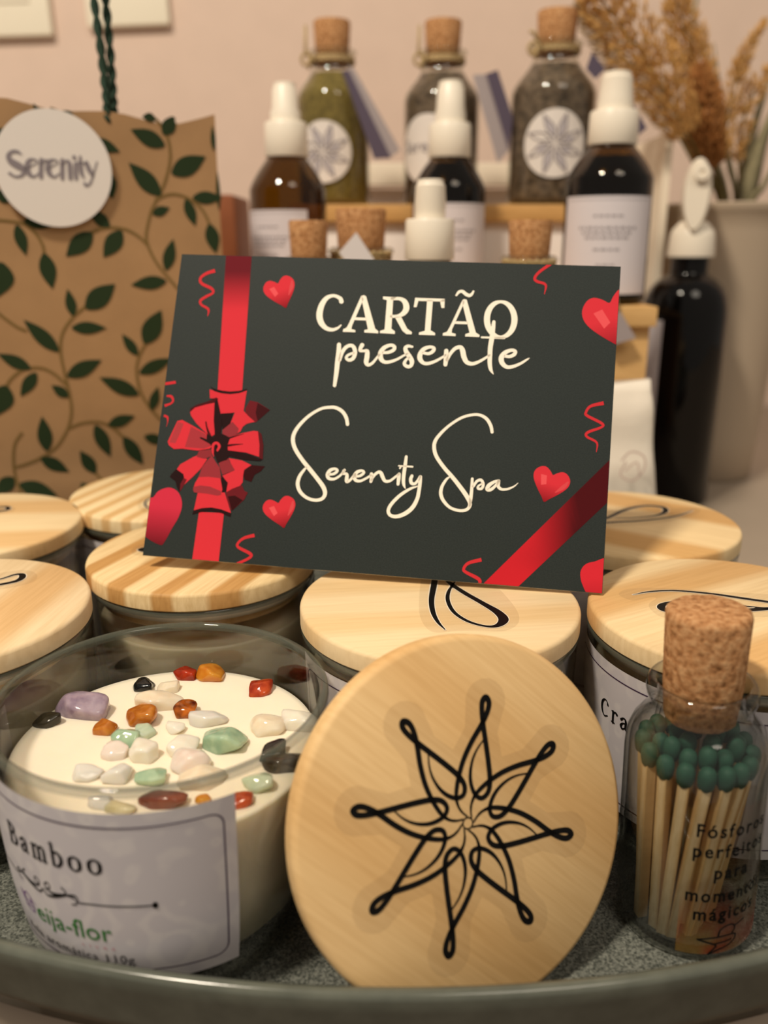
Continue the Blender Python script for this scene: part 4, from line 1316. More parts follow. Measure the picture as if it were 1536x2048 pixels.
R_(T3([(915, 850, 24), (945, 800, 28), (985, 767, 32), (1015, 772, 38), (1035, 815, 40), (1060, 858, 34), (1110, 858, 28), (1170, 815, 24), (1208, 785, 22)]))
R_(T3([(1210, 785, 32), (1205, 830, 38), (1198, 892, 32)]))
R_(T3([(1218, 722, 20), (1232, 706, 12)]))
R_(T3([(1285, 602, 30), (1275, 680, 36), (1262, 770, 38), (1255, 850, 36), (1260, 900, 30), (1275, 938, 8)]))
R_(T3([(1205, 698, 14), (1350, 708, 20)]))
R_(T3([(1345, 805, 32), (1332, 840, 36), (1340, 880, 36), (1375, 888, 30), (1410, 850, 28), (1430, 815, 30)]))
R_(T3([(1435, 815, 36), (1430, 880, 38), (1420, 960, 38), (1400, 1050, 40), (1350, 1140, 44), (1270, 1205, 44), (1180, 1235, 38), (1115, 1220, 36), (1095, 1170, 36), (1130, 1100, 36), (1220, 1010, 34), (1320, 945, 28), (1400, 915, 14)]))
R_(T4([(740, 308, 30), (728, 250, 32), (690, 185, 32), (630, 148, 28), (560, 142, 26), (450, 170, 26), (330, 245, 26), (240, 330, 30), (192, 400, 34), (185, 470, 36), (210, 550, 36), (280, 650, 36), (350, 730, 38),
       (430, 830, 40), (500, 930, 42), (528, 1000, 36), (500, 1050, 30), (430, 1062, 28), (340, 1035, 28), (275, 970, 32), (248, 900, 34), (260, 830, 30), (300, 765, 24), (330, 740, 14)]))
R_(T4([(550, 757, 26), (545, 850, 30), (535, 950, 32), (525, 1020, 20)]))
R_(T4([(560, 830, 24), (595, 780, 26), (635, 770, 28), (655, 810, 28), (640, 850, 26), (605, 850, 24), (610, 825, 20), (648, 802, 14)]))
R_(T4([(805, 777, 28), (760, 787, 28), (710, 820, 38), (692, 858, 34), (730, 860, 30), (780, 815, 26), (805, 778, 26)]))
R_(T4([(802, 785, 32), (800, 830, 32), (830, 857, 26), (890, 855, 22), (950, 830, 14), (990, 797, 5)]))
p.done('printed_name_line', M['cream_ink'], False, .00012)

# ------------------------------------------------------------------ kraft gift bag
BYAW = radians(20)
BU = Vector((cos(BYAW), sin(BYAW), 0)); BWv = Vector((0, 0, 1)); BN = BU.cross(BWv)   # faces the camera
B_TR = at_y(431, 234, .42)
BAG_W, BAG_D = .205, .075
BAG_H = B_TR.z - TZ
B0 = Vector((B_TR.x, B_TR.y, TZ))            # front right bottom corner
bag = empty('gift_bag', mat=frame(BU, BWv, BN, B0))
tag(bag, 'brown kraft paper gift bag printed with dark green leaves, behind the candles at the left', 'bag')
V, F = [], []
nx, nz = 26, 30
rb = random.Random(5)
def bag_wave(u, z):
    return .0009 * sin(u * 60 + z * 25) * (z / BAG_H) + (.0016 * math.exp(-((z - .052) / .006) ** 2)) + .0012 * sin(u * 23 - 1) * sin(z * 40)
for j in range(nz + 1):
    z = BAG_H * j / nz
    for i in range(nx + 1):
        u = -BAG_W * i / nx
        zz = z + (.0022 * sin(u * 55) + .0016 * sin(u * 130 + 1) if j == nz else 0)
        V.append((u, zz, bag_wave(u, z) - .0008))
nf = len(V)
for j in range(nz + 1):
    z = BAG_H * j / nz
    for i in range(nx + 1):
        u = -BAG_W * i / nx
        V.append((u, z, -BAG_D + bag_wave(u, z) * .5 + .028 * (z / BAG_H) ** 2))
def q_(i, j, o=0): return o + j * (nx + 1) + i
for j in range(nz):
    for i in range(nx):
        F.append((q_(i, j), q_(i, j + 1), q_(i + 1, j + 1), q_(i + 1, j)))
        F.append((q_(i, j, nf), q_(i + 1, j, nf), q_(i + 1, j + 1, nf), q_(i, j + 1, nf)))
    F.append((q_(0, j), q_(0, j, nf), q_(0, j + 1, nf), q_(0, j + 1)))
    F.append((q_(nx, j), q_(nx, j + 1), q_(nx, j + 1, nf), q_(nx, j, nf)))
for i in range(nx): F.append((q_(i, 0), q_(i + 1, 0), q_(i + 1, 0, nf), q_(i, 0, nf)))
body = mesh('bag_body', V, F, M['kraft'], bag, sharp=40)
def on_bag(px, py): return on_plane(px, py, B0, BU, BWv, BN)
def bagfn(off):
    def f(x, y, h):
        z = max(0, min(BAG_H, y))
        return (x, y, bag_wave(x, z) - .0008 + off + h)
    return f
LEAVES = [(88,507,105,578,30),(184,466,132,513,34),(243,462,207,515,32),(332,540,347,478,24),(147,632,135,578,20),(172,617,230,568,38),(144,656,213,656,24),(117,703,47,640,28),
 (135,753,203,720,30),(332,562,262,570,26),(289,687,322,620,38),(275,710,244,668,20),(279,746,344,716,26),(277,789,199,755,30),(303,820,316,773,20),(61,738,-5,708,24),(72,746,41,793,24),
 (12,772,-8,832,44),(137,794,103,771,20),(94,902,84,833,28),(217,851,270,832,24),(191,851,221,914,28),(248,875,287,931,28),(82,916,139,945,26),(191,947,160,902,26),(289,873,335,886,22),
 (39,968,115,990,32),(27,955,-5,985,30),(176,985,163,965,20),(2,525,-4,594,50),(420,448,433,507,28),(330,290,262,258,30),(328,268,352,230,26),(345,347,413,312,36),(322,390,258,325,34),
 (387,395,447,395,24),(306,428,340,415,18),(373,398,392,452,22),(185,280,240,303,22),(212,340,226,398,28),(219,453,178,420,24),(48,443,120,445,26),(33,450,52,511,22),(-8,388,28,396,26),
 (71,243,66,206,34),(-8,290,4,254,18),(312,239,284,226,16),(145,222,118,218,8),(429,300,426,250,9),(440,420,436,340,8)]
STEMS = [[(306,232),(320,245),(335,270),(342,310),(335,350),(322,385),(306,415),(297,445),(293,480),(309,519),(332,550),(356,578)],[(312,400),(330,391),(350,388),(375,395),(400,412),(415,435),(420,450)],
 [(180,467),(200,458),(225,455),(255,460),(280,475),(295,490)],[(-5,626),(20,645),(35,655),(51,662)],
 [(172,612),(145,636),(125,667),(121,703),(129,746),(139,789),(143,824),(135,859),(113,894),(82,916),(51,929),(29,935)],
 [(136,775),(128,766),(105,746),(78,736),(47,740),(23,757),(10,777)],[(135,859),(164,847),(199,845),(227,857),(248,877)],
 [(291,687),(279,710),(273,738),(279,777),(297,812),(328,847)],[(43,867),(29,890),(27,929),(35,968),(45,995)],[(189,945),(207,964),(222,985)],
 [(-5,440),(25,443),(48,448),(70,465),(85,490),(88,507)],[(103,217),(130,230),(155,255),(182,288)]]
p = Print()
for off in (0, -.1035):       # the pattern repeats across the bag
    for s in STEMS:
        q_s = [on_bag(*q) for q in s]
        if min(q[0] for q in q_s) + off > -BAG_W + .001:
            p.add(ribbon([(x + off, y, .0013) for x, y in q_s], n=4))
p.build('printed_stems', M['stem_ink'], body, bagfn(.00022))
p = Print()
for off, bx, by, tx_, ty_, w in [(0,) + l for l in LEAVES] + [(-.1035,) + l for l in LEAVES]:
    a, b = on_bag(bx, by), on_bag(tx_, ty_)
    a, b = (a[0] + off, a[1]), (b[0] + off, b[1])
    if min(a[0], b[0]) < -BAG_W + .003: continue
    L = hypot(b[0] - a[0], b[1] - a[1])
    ww = w * .00023
    p.add(ribbon([(a[0] + (b[0] - a[0]) * t, min(a[1] + (b[1] - a[1]) * t, BAG_H - .0012), ww * sin(pi * min(1, t * .97 + .03) ** .85) + .0001) for t in [i / 12 for i in range(13)]], raw=True, caps=False))
p.build('printed_leaves', M['leaf_ink'], body, bagfn(.00032))
# round sticker with its word
sc = on_bag(108, 338)
p = Print()
rs = .0238
p.add(poly([(sc[0] + rs * cos(2 * pi * i / 64), sc[1] + rs * sin(2 * pi * i / 64)) for i in range(64)]))
stf = lambda off: (lambda x, y, h: (x, y, bag_wave(sc[0], sc[1]) + .0016 + off))
stk2 = p.build('round_sticker', M['sticker'], body, stf(0))
p = Print()
Zs = lambda x, y, w: on_bag(x / 6.144, 200 + y / 6.144) + (w / 6.144 * .00024,)
for st in ([(265,672,14),(215,640,34),(150,640,36),(105,690,46),(140,760,70),(240,820,76),(300,870,50),(270,930,34),(190,945,26),(120,905,30)],
           [(330,850,14),(460,770,14),(420,735,22),(360,750,44),(335,830,62),(360,910,52),(420,945,26),(480,900,12)],
           [(510,740,44),(505,840,48),(505,950,44)],[(510,790,18),(560,745,24),(585,760,26)],
           [(590,850,14),(710,775,14),(670,740,22),(610,760,44),(590,840,60),(610,910,52),(670,950,26),(730,905,12)],
           [(765,745,44),(765,850,48),(765,965,44)],[(765,810,16),(810,752,24),(850,780,50),(860,870,52),(865,965,46)],
           [(930,790,44),(930,880,46),(935,968,42)],[(910,710,46),(912,714,46)],[(985,700,26),(990,800,46),(1000,900,46),(1030,960,20)],[(950,775,14),(1050,785,16)],
           [(1060,780,50),(1100,870,56),(1140,930,36)],[(1190,765,16),(1150,900,20),(1110,1020,24),(1060,1055,30),(1040,1030,34)]):
    p.add(ribbon([Zs(*q) for q in st], n=5))
p.build('printed_word', M['grey_ink'], stk2, stf(.0002))
# twisted cord handle
def cord(name, pts, r, parent):
    q = smooth_path(pts, 16)
    V, F = [], []
    for s in (0, pi):
        pp = [Vector(a) + Vector((cos(s + i * .55), 0, sin(s + i * .55))) * r * .55 for i, a in enumerate(q)]
        V, F = join((V, F), tube(pp, r * .72, 6))
    return mesh(name, V, F, M['cord'], parent)
def bag_pt(px, py, n):
    c = B0 + BN * n
    a, b = on_plane(px, py, c, BU, BWv, BN)
    return (a, b, n)
cord('handle', [bag_pt(214, 245, -.002), bag_pt(213, 200, -.003), bag_pt(203, 110, -.006), bag_pt(188, 0, -.010), bag_pt(178, -90, -.013), bag_pt(180, -150, -.014),
                bag_pt(190, -185, -.015), bag_pt(200, -150, -.016), bag_pt(201, -80, -.017), bag_pt(211, 0, -.019), bag_pt(221, 110, -.022), bag_pt(227, 200, -.024), bag_pt(228, 245, -.025)], .0016, bag)

# ------------------------------------------------------------------ wooden step display and white box behind
st = empty('step_display', (.02, .5, TZ))
tag(st, 'light wooden stepped stand carrying the amber spray bottles and corked jars', 'display stand')
def sbox(name, x0, x1, y0, y1, z0, z1, mat, b=.0008):
    V, F = box(x0 - .02, x1 - .02, y0 - .5, y1 - .5, z0 - TZ, z1 - TZ, b)
    return mesh(name, V, F, mat, st, sharp=40)
S1, S2, S3 = .1000, .1335, .1870
sbox('lower_tread', -.070, .080, .370, .437, S1 - .010, S1, M['step_wood'])
sbox('lower_riser', -.068, .078, .426, .434, TZ, S1 - .010, M['step_wood'])
sbox('middle_tread', -.079, .1375, .437, .552, S2 - .010, S2, M['step_wood'])
sbox('middle_riser', -.077, .1355, .441, .449, TZ, S2 - .010, M['step_wood'])
sbox('upper_tread', -.058, .150, .553, .650, S3 - .010, S3, M['step_wood'])
sbox('upper_riser', -.056, .148, .558, .566, TZ, S3 - .010, M['white_panel'])

wb = empty('white_box', (.05, .7, TZ))
tag(wb, 'white open-fronted display box standing behind the corked jars', 'box')
def wbox(name, x0, x1, y0, y1, z0, z1, mat, b=.001):
    V, F = box(x0 - .05, x1 - .05, y0 - .7, y1 - .7, z0 - TZ, z1 - TZ, b)
    return mesh(name, V, F, mat, wb, sharp=40)
pa = at_y(1256, 318, .70)
wbox('back_panel', -.064, .183, .702, .709, TZ, .205, M['white_panel'])
wbox('top_rail', -.066, .183, .690, .712, .2065, .2225, M['white_board'])
V = [(.1835, .600, TZ), (.1835, .600, .2325), (.1835, .712, .2325), (.1835, .712, TZ)]
V = [(x - .05, y - .7, z - TZ) for x, y, z in V] + [(x - .05 + .005, y - .7, z - TZ) for x, y, z in V]
mesh('side_panel', V, [(0, 1, 2, 3), (7, 6, 5, 4), (0, 4, 5, 1), (1, 5, 6, 2), (2, 6, 7, 3), (3, 7, 4, 0)], M['white_board'], wb, smooth=False)

b1 = empty('brown_box', (-.118, .600, TZ))
tag(b1, 'reddish brown upright box just right of the paper bag', 'box')
V, F = box(-.029, .0265, -.03, .03, 0, .196, .002)
V = [(v[0] + v[2] * -.02, v[1], v[2]) for v in V]
mesh('box_body', V, F, M['brown'], b1, sharp=40)
V, F = box(-.030, .0275, -.031, .031, .150, .1965, .002)
V = [(v[0] + v[2] * -.02, v[1], v[2]) for v in V]
mesh('box_lid', V, F, M['brown'], b1, sharp=40)

# ------------------------------------------------------------------ spray bottles
def spray_bottle(loc, r, zb, zs, zc, zh, ztop, rc, rh, rt, glass, label_phi, label_half, lz0, lz1, label, liquid, liq_top, label_mat, group='white-capped spray bottles', lines=True):
    o = empty('spray_bottle', loc)
    tag(o, label, 'bottle', group)
    rn = rc * .86
    prof = [(0, 0), (r * .9, 0), (r * .98, .001), (r, .003), (r, zb)]
    for k in range(1, 9):
        t = k / 8
        prof.append((r + (rn - r) * (t ** 1.25 if t < 1 else 1) , zb + (zs - zb) * (t * .92 + .08 * sin(t * pi / 2))))
    prof += [(rn, zc + .002), (0, zc + .002)]
    V, F = lathe(prof, 64)
    mesh('bottle_body', V, F, glass, o)
    if liquid is not None:
        pr = [(0, .0012), (r * .94, .0012), (r * .95, .004)]
        zz = .004
        for rr_, z_ in prof[4:13]:
            if z_ < liq_top: pr.append((rr_ * .95, z_))
        pr += [(max(rn * .9, pr[-1][0] * .9), min(liq_top, pr[-1][1] + .003)), (0, min(liq_top, pr[-1][1] + .003))]
        V, F = lathe(pr, 48)
        mesh('liquid', V, F, liquid, o, sharp=50)
    V, F = lathe([(0, zc), (rc * .97, zc), (rc, zc + .0006), (rc * .97, zh - .001), (rc * .92, zh), (rh * 1.02, zh + .0002)], 48)
    cp = mesh('cap_collar', V, F, M['plastic'], o, sharp=40)
    V, F = lathe([(rh, zh - .001), (rh, zh + (ztop - zh) * .25), (rt * 1.08, zh + (ztop - zh) * .35), (rt, ztop - (ztop - zh) * .16), (rt * .9, ztop - (ztop - zh) * .12), (rt * .88, ztop - .0004), (rt * .7, ztop), (0, ztop)], 40)
    hd = mesh('spray_head', V, F, M['plastic'], o, sharp=40)
    V, F = tube([(rt * .3, rt * .75, ztop - (ztop - zh) * .35), (rt * .42, rt * 1.08, ztop - (ztop - zh) * .35)], rt * .28, 12)
    mesh('nozzle', V, F, M['plastic'], hd)
    if label_mat is not None:
        V, F = [], []
        for i in range(33):
            ph = label_phi - label_half + 2 * label_half * i / 32
            V += [cyl(r, ph, lz0), cyl(r, ph, lz1)]
        for i in range(32): F.append((2 * i, 2 * i + 2, 2 * i + 3, 2 * i + 1))
        lb = mesh('label', V, F, label_mat, o)
        if lines:
            p = Print()
            h = lz1 - lz0
            rows = [(.80, .16, .8), (.68, .32, 1.0), (.63, .28, 1.0), (.58, .24, 1.0), (.46, .14, .9), (.30, .10, .8)]
            rl = random.Random(3)
            for f, hw, th in rows:
                x = -hw
                while x < hw:       # little word-like strokes, too blurred in the photo to read
                    w = rl.uniform(.03, .07)
                    p.add(ribbon([((x) * label_half * 1.8, lz0 + h * f, h * .025 * th), (min(hw, x + w) * label_half * 1.8, lz0 + h * f, h * .025 * th)], n=3, caps=False))
                    x += w + .018
            # frame line along the label's upper edge
            p.add(ribbon([(-label_half * .93, lz1 - h * .035, h * .006), (label_half * .93, lz1 - h * .035, h * .006)], n=24, caps=False))
            p.build('printed_lines', M['soft_grey_ink'], lb, lambda x, y, hh_: cyl(r, label_phi + x, y, .0004))
    return o
def from_px(cx, cy, y):      # x on the plane at depth y for a pixel
    return at_y(cx, cy, y).x
spray_bottle((.1165, .470, S2 + .0004), .0222, .0610, .0775, .0775, .0935, .1115, .0125, .0088, .0078, M['amber'], radians(-12), radians(66), .005, .0525,
             'large dark amber spray bottle at the right with a lilac label in full view', M['amber_liquid'], .072, M['white_paper'])
spray_bottle((.0375, .525, S2), .0212, .0600, .0770, .0770, .0950, .1170, .0122, .0086, .0074, M['amber'], radians(0), radians(70), .006, .0520,
             'dark amber spray bottle in the middle, half hidden by the small white-topped sprayer', M['amber_liquid'], .074, M['white_paper'])
spray_bottle((-.0530, .500, S2), .0210, .0580, .0750, .0750, .0925, .1120, .0118, .0082, .0066, M['amber'], radians(-28), radians(62), .004, .0475,
             'olive-tinted amber spray bottle at the left, next to the brown box', M['olive_liquid'], .056, M['white_paper'])
spray_bottle((.0205, .400, S1), .0150, .0400, .0500, .0565, .0740, .0905, .0112, .0068, .0065, M['black_plastic'], 0, radians(60), .004, .034,
             'small spray bottle with white cap standing just behind the top edge of the card', None, 0, M['white_paper'])

# tall black trigger sprayer
tb = empty('trigger_spray_bottle', (.1940, .562, TZ), radians(-19))
tag(tb, 'tall black spray bottle with a white oval trigger head at the right', 'bottle')
r = .0266
V, F = lathe([(0, 0), (r * .93, 0), (r, .003), (r, .122), (r * .985, .1285), (r * .93, .135), (r * .83, .1405), (r * .68, .1448), (r * .52, .1472), (.0118, .1485), (.0115, .1505), (.0115, .161), (0, .161)], 72)
mesh('bottle_body', V, F, M['black_plastic'], tb, sharp=50)
V, F = lathe([(0, .159), (.0142, .159), (.0144, .160), (.0136, .171), (.0128, .1745), (.0105, .1775), (.0080, .1800), (0, .1805)], 48)
mesh('collar', V, F, M['plastic'], tb, sharp=40)
# head: an upright oval shroud that reaches backwards
V, F = [], []
sec = []
for k in range(11):
    t = k / 10
    y = -.016 + .040 * t
    w = .0088 * (1 - .25 * t); h = .0222 * (1 - .45 * t)
    if k == 0: w *= .80; h *= .88
    if k == 10: w *= .5; h *= .6
    cz = .1945 + .006 * t
    for i in range(28):
        a = 2 * pi * i / 28
        sec.append((w * cos(a) * (1 - .12 * max(0, -sin(a))), y, cz + h * sin(a)))
V = sec
for k in range(10):
    for i in range(28):
        j = (i + 1) % 28
        F.append((k * 28 + i, k * 28 + j, (k + 1) * 28 + j, (k + 1) * 28 + i))
F.append(tuple(range(27, -1, -1))); F.append(tuple(280 + i for i in range(28)))
hd = mesh('trigger_head', V, F, M['plastic'], tb, sharp=60)
V, F = lathe([(0, .0), (.0042, 0), (.0045, .0006), (.0045, .004), (.0018, .0042), (.0014, .003), (0, .003)], 28)
V = [(x + .002, -.0155 - z, y + .2075) for x, y, z in V]
mesh('nozzle', V, [f[::-1] for f in F], M['plastic'], hd, sharp=40)
V, F = [], []
for i in range(25):
    ph = radians(-89 + 62 * i / 24)
    V += [cyl(r, ph, .010), cyl(r, ph, .121)]
for i in range(24): F.append((2 * i, 2 * i + 2, 2 * i + 3, 2 * i + 1))
mesh('label', V, F, M['white_paper'], tb)

# ------------------------------------------------------------------ corked jars
def corked_jar(loc, r, body, neck_z, lip_z, cork_r, cork_top, herb, label, sticker=None, srad=.02, sphi=0, sz=.03, word=False, twine=True, tag_list=(), group='corked herb jars on the upper step', bow=0):
    o = empty('corked_jar', loc)
    tag(o, label, 'jar', group)
    rn = cork_r * 1.12
    prof = [(0, 0), (r * .9, 0), (r * .98, .0012), (r, .004), (r, body)]
    for k in range(1, 8):
        t = k / 8
        prof.append((rn + (r - rn) * (.5 + .5 * cos(pi * t)), body + (neck_z - body) * t))
    prof += [(rn, neck_z), (rn * 1.02, lip_z - .004), (rn * 1.22, lip_z - .0028), (rn * 1.25, lip_z - .0012), (rn * 1.1, lip_z), (rn * .93, lip_z - .001), (rn * .9, neck_z)]
    V, F = lathe(prof, 64)
    mesh('glass_body', V, F, M['glass_jar'], o)
    pr = [(0, .002), (r * .93, .002), (r * .95, .005), (r * .95, body)]
    for k in range(1, 7):
        t = k / 8
        pr.append((.95 * (rn + (r - rn) * (.5 + .5 * cos(pi * t))), body + (neck_z - body) * t))
    pr.append((0, pr[-1][1] + .001))
    V, F = lathe(pr, 48)
    mesh('dried_herbs', V, F, herb, o)
    V, F = lathe([(0, neck_z), (cork_r * .86, neck_z), (cork_r * .97, lip_z), (cork_r * 1.05, cork_top - .001), (cork_r, cork_top), (0, cork_top)], 40)
    mesh('cork', V, F, M['cork'], o, sharp=50)
    if twine:
        ring = [(rn * 1.07 * cos(2 * pi * i / 40), rn * 1.07 * sin(2 * pi * i / 40), neck_z + .0025 + .001 * (i % 2)) for i in range(41)]
        vf = tube(ring, .0012, 6)
        ring2 = [(x, y, z - .0017) for x, y, z in ring]
        vf = join(vf, tube(ring2, .0012, 6))
        if bow:
            s = bow
            bx = -rn * .8
            vf = join(vf, tube([(bx, -rn * .8, neck_z + .002), (bx - .006, -rn, neck_z + .004 + .006 * (s == 1)), (bx - .0085 + .003 * (s == 2), -rn * 1.05, neck_z + .010 + .010 * (s == 2))], [.0013, .0012, .0009], 6))
            vf = join(vf, tube([(bx, -rn * .8, neck_z + .002), (bx - .004, -rn * 1.1, neck_z + .001), (bx - .004, -rn * 1.1, neck_z - .005)], [.0013, .0012, .001], 6))
            loop = [(bx - .002 - .004 * (1 - cos(2 * pi * i / 14)) / 1.2, -rn * 1.02, neck_z + .001 + .0035 * sin(2 * pi * i / 14)) for i in range(15)]
            vf = join(vf, tube(loop, .001, 6, False))
        mesh('twine', vf[0], vf[1], M['twine'], o)
    if sticker:
        p = Print()
        p.add(poly([(srad * cos(2 * pi * i / 48), srad * sin(2 * pi * i / 48)) for i in range(48)]))
        # fine fill so that it follows the curve of the glass
        V, F = [(0, 0)], []
        for k in range(1, 9):
            for i in range(48): V.append((srad * k / 8 * cos(2 * pi * i / 48), srad * k / 8 * sin(2 * pi * i / 48)))
        for i in range(48): F.append((0, 1 + i, 1 + (i + 1) % 48))
        for k in range(7):
            for i in range(48):
                a, b = 1 + k * 48 + i, 1 + k * 48 + (i + 1) % 48
                F.append((a, a + 48, b + 48, b))
        p = Print(); p.add((V, F))
        fn = lambda off: (lambda x, y, h: cyl(r, sphi + x / r, sz + y, off))
        sk = p.build('round_sticker', M['sticker'], o, fn(.0003))
        p = Print()
        if word:
            vf, wd = text2d('Serenity', 1)
            kk = srad * 1.75 / wd
            p.add(([(x * kk, y * kk - .002) for x, y in vf[0]], vf[1]))
            p.build('printed_word', M['grey_ink'], sk, fn(.0006))
        else:
            for k in range(8):          # grey eight-petalled star
                a = k * pi / 4 + .35
                R = srad * .90
                P = lambda rr_, off: (rr_ * R * cos(a + off), rr_ * R * sin(a + off))
                p.add(poly([P(.12, 0), P(.52, -.26), P(1.0, .10), P(.52, .24)]))
            po = p.build('printed_star', ink('pale_star_ink', '#b9b3b8'), sk, fn(.0005))
            p = Print()
            for k in range(8):
                a = k * pi / 4 + .35
                R = srad * .90
                P = lambda rr_, off: (rr_ * R * cos(a + off), rr_ * R * sin(a + off))
                p.add(ribbon([P(.1, .1) + (srad * .03,), P(.5, -.28) + (srad * .04,), P(1.0, .08) + (srad * .035,)], n=6))
                p.add(ribbon([P(.2, -.2) + (srad * .03,), P(.55, .25) + (srad * .035,), P(1.0, .10) + (srad * .035,)], n=6))
            p.build('star_outline', M['grey_ink'], sk, fn(.0007))
    for nm, mt, quad, y, th in tag_list:
        Q = [at_y(px, py, y) - Vector(loc) for px, py in quad]
        V = [(q.x, q.y, q.z) for q in Q] + [(q.x + .0002, q.y + th, q.z) for q in Q]
        F = [(0, 1, 2, 3), (7, 6, 5, 4)] + [(i, i + 4, (i + 1) % 4 + 4, (i + 1) % 4) for i in range(4)]
        mesh(nm, V, F, mt, o, smooth=False)
    return o
x1 = from_px(667, 250, .605); x2 = from_px(883, 250, .605); x3 = from_px(1104, 250, .585)
corked_jar((x1, .605, S3), .0235, .0640, .0860, .0945, .0112, .1110, M['herb_olive'], 'tall corked jar of olive-green herbs, leftmost on the upper step', True, .0185, radians(-14), .0325,
           tag_list=(('hanging_tag', M['tag_light'], [(694, 130), (708, 138), (800, 300), (775, 318)], .578, .0006), ('tag_inner_leaf', M['tag_dark'], [(684, 142), (697, 140), (782, 316), (748, 318)], .576, .0006)), bow=2)
corked_jar((x2, .605, S3), .0245, .0640, .0860, .0945, .0112, .1110, M['herb_dark'], 'tall corked jar of dark herbs behind the middle spray bottle', True, .0205, radians(-26), .0345, word=True,
           tag_list=(('hanging_tag', M['tag_light'], [(945, 150), (975, 148), (1018, 300), (995, 326)], .578, .0006), ('tag_inner_leaf', M['tag_dark'], [(972, 148), (995, 140), (1026, 235), (1018, 302)], .577, .0006)), bow=2)
corked_jar((x3, .585, S3), .0265, .0640, .0880, .0955, .0118, .1120, M['herb_dark'], 'tall corked jar of dark herbs with a round star sticker, right of the upper step', True, .0195, radians(-5), .0350,
           tag_list=(('hanging_tag', M['tag_dark'], [(1172, 138), (1184, 104), (1211, 138), (1190, 158)], .540, .0006), ('tag_inner_leaf', M['tag_dark'], [(1240, 205), (1262, 200), (1294, 256), (1250, 292)], .542, .0006)), bow=1)
G2 = 'small corked jars on the lower step'
xa = from_px(617, 480, .405); xb = from_px(722, 470, .418); xc = from_px(1060, 480, .400)
corked_jar((xa, .405, S1), .0150, .0360, .0520, .0580, .0084, .0735, M['herb_brown'], 'small corked jar showing its cork above the card, left of the white-tagged one', twine=True, group=G2)
corked_jar((xb, .418, S1), .0160, .0380, .0560, .0620, .0112, .0790, M['herb_brown'], 'small wide-corked jar with a white paper tag peeking above the card', twine=True, group=G2,
           tag_list=(('hanging_tag', M['tag_white'], [(712, 465), (748, 520), (720, 560), (678, 505)], .396, .0006),))
corked_jar((xc, .400, S1), .0150, .0360, .0525, .0585, .0093, .0735, M['herb_brown'], 'small corked jar showing its cork above the card, left of the large amber bottle', twine=True, group=G2)
o = empty('hanging_tag', at_y(1256, 650, .434))
tag(o, 'grey paper tag leaning on the front of the middle step beside the card', 'tag')
Q = [at_y(px, py, .4345) - Vector(o.location) for px, py in [(1200, 660), (1238, 618), (1272, 676), (1225, 690)]]
V = [(q.x, q.y, q.z) for q in Q] + [(q.x, q.y + .0008, q.z) for q in Q]
mesh('tag_card', V, [(0, 1, 2, 3), (7, 6, 5, 4)] + [(i, i + 4, (i + 1) % 4 + 4, (i + 1) % 4) for i in range(4)], M['tag_light'], o, smooth=False)
ts = at_y(1238, 622, .4345) - Vector(o.location)
V, F = tube([ts, ts + Vector((-.002, -.0005, .008)), ts + Vector((-.004, .004, .0195))], .0005, 6)
mesh('tag_string', V, F, M['twine'], o)

# ------------------------------------------------------------------ white paper packet
pk = empty('paper_packet', (.112, .405, TZ))
tag(pk, 'crumpled white paper packet standing right of the card, left of the black bottle', 'packet')
from mathutils import noise
V, F = [], []
nu, nv = 40, 26
for j in range(nv + 1):
    t = j / nv
    z = .1035 * t
    hw = .0265 - .0045 * t
    hd_ = .0165 * (1 - .80 * t ** 1.6) + .001
    cx = .0005 - .008 * t
    for i in range(nu):
        a = 2 * pi * i / nu
        ca, sa = cos(a), sin(a)
        e = .35
        x = cx + hw * abs(ca) ** e * (1 if ca > 0 else -1)
        y = hd_ * abs(sa) ** e * (1 if sa > 0 else -1)
        nzv = noise.noise(Vector((x * 70, y * 70 + 3, z * 70)))
        n2 = noise.noise(Vector((x * 30, y * 30 + 9, z * 55)))
        k = .0022 * nzv + .0028 * n2
        zz = z + (.003 * noise.noise(Vector((x * 60, 1, 2))) if j == nv else 0) + (.0045 * (x / .03) if j == nv else 0)
        V.append((x + k * ca * .4, y + k * (1 if sa > 0 else -1), zz))
for j in range(nv):
    for i in range(nu):
        i2 = (i + 1) % nu
        F.append((j * nu + i, j * nu + i2, (j + 1) * nu + i2, (j + 1) * nu + i))
F.append(tuple(range(nu - 1, -1, -1))); F.append(tuple(nv * nu + i for i in range(nu)))
pb = mesh('packet_body', V, F, M['packet'], pk)
p = Print()
for st in ([(-.006, .004, .0009), (-.002, .008, .0009), (.004, .006, .0009), (.005, 0, .0009), (0, -.006, .0009), (-.006, -.003, .0009), (-.004, .003, .0009)], [(-.004, -.001, .0008), (.001, .003, .0008), (.003, -.003, .0008)]):
    p.add(ribbon(st, n=5))
p.build('faint_stamp', ink('faint_pink_ink', '#dfc9bd'), pb, lambda x, y, h: (x + .005, -.0190, y + .066))

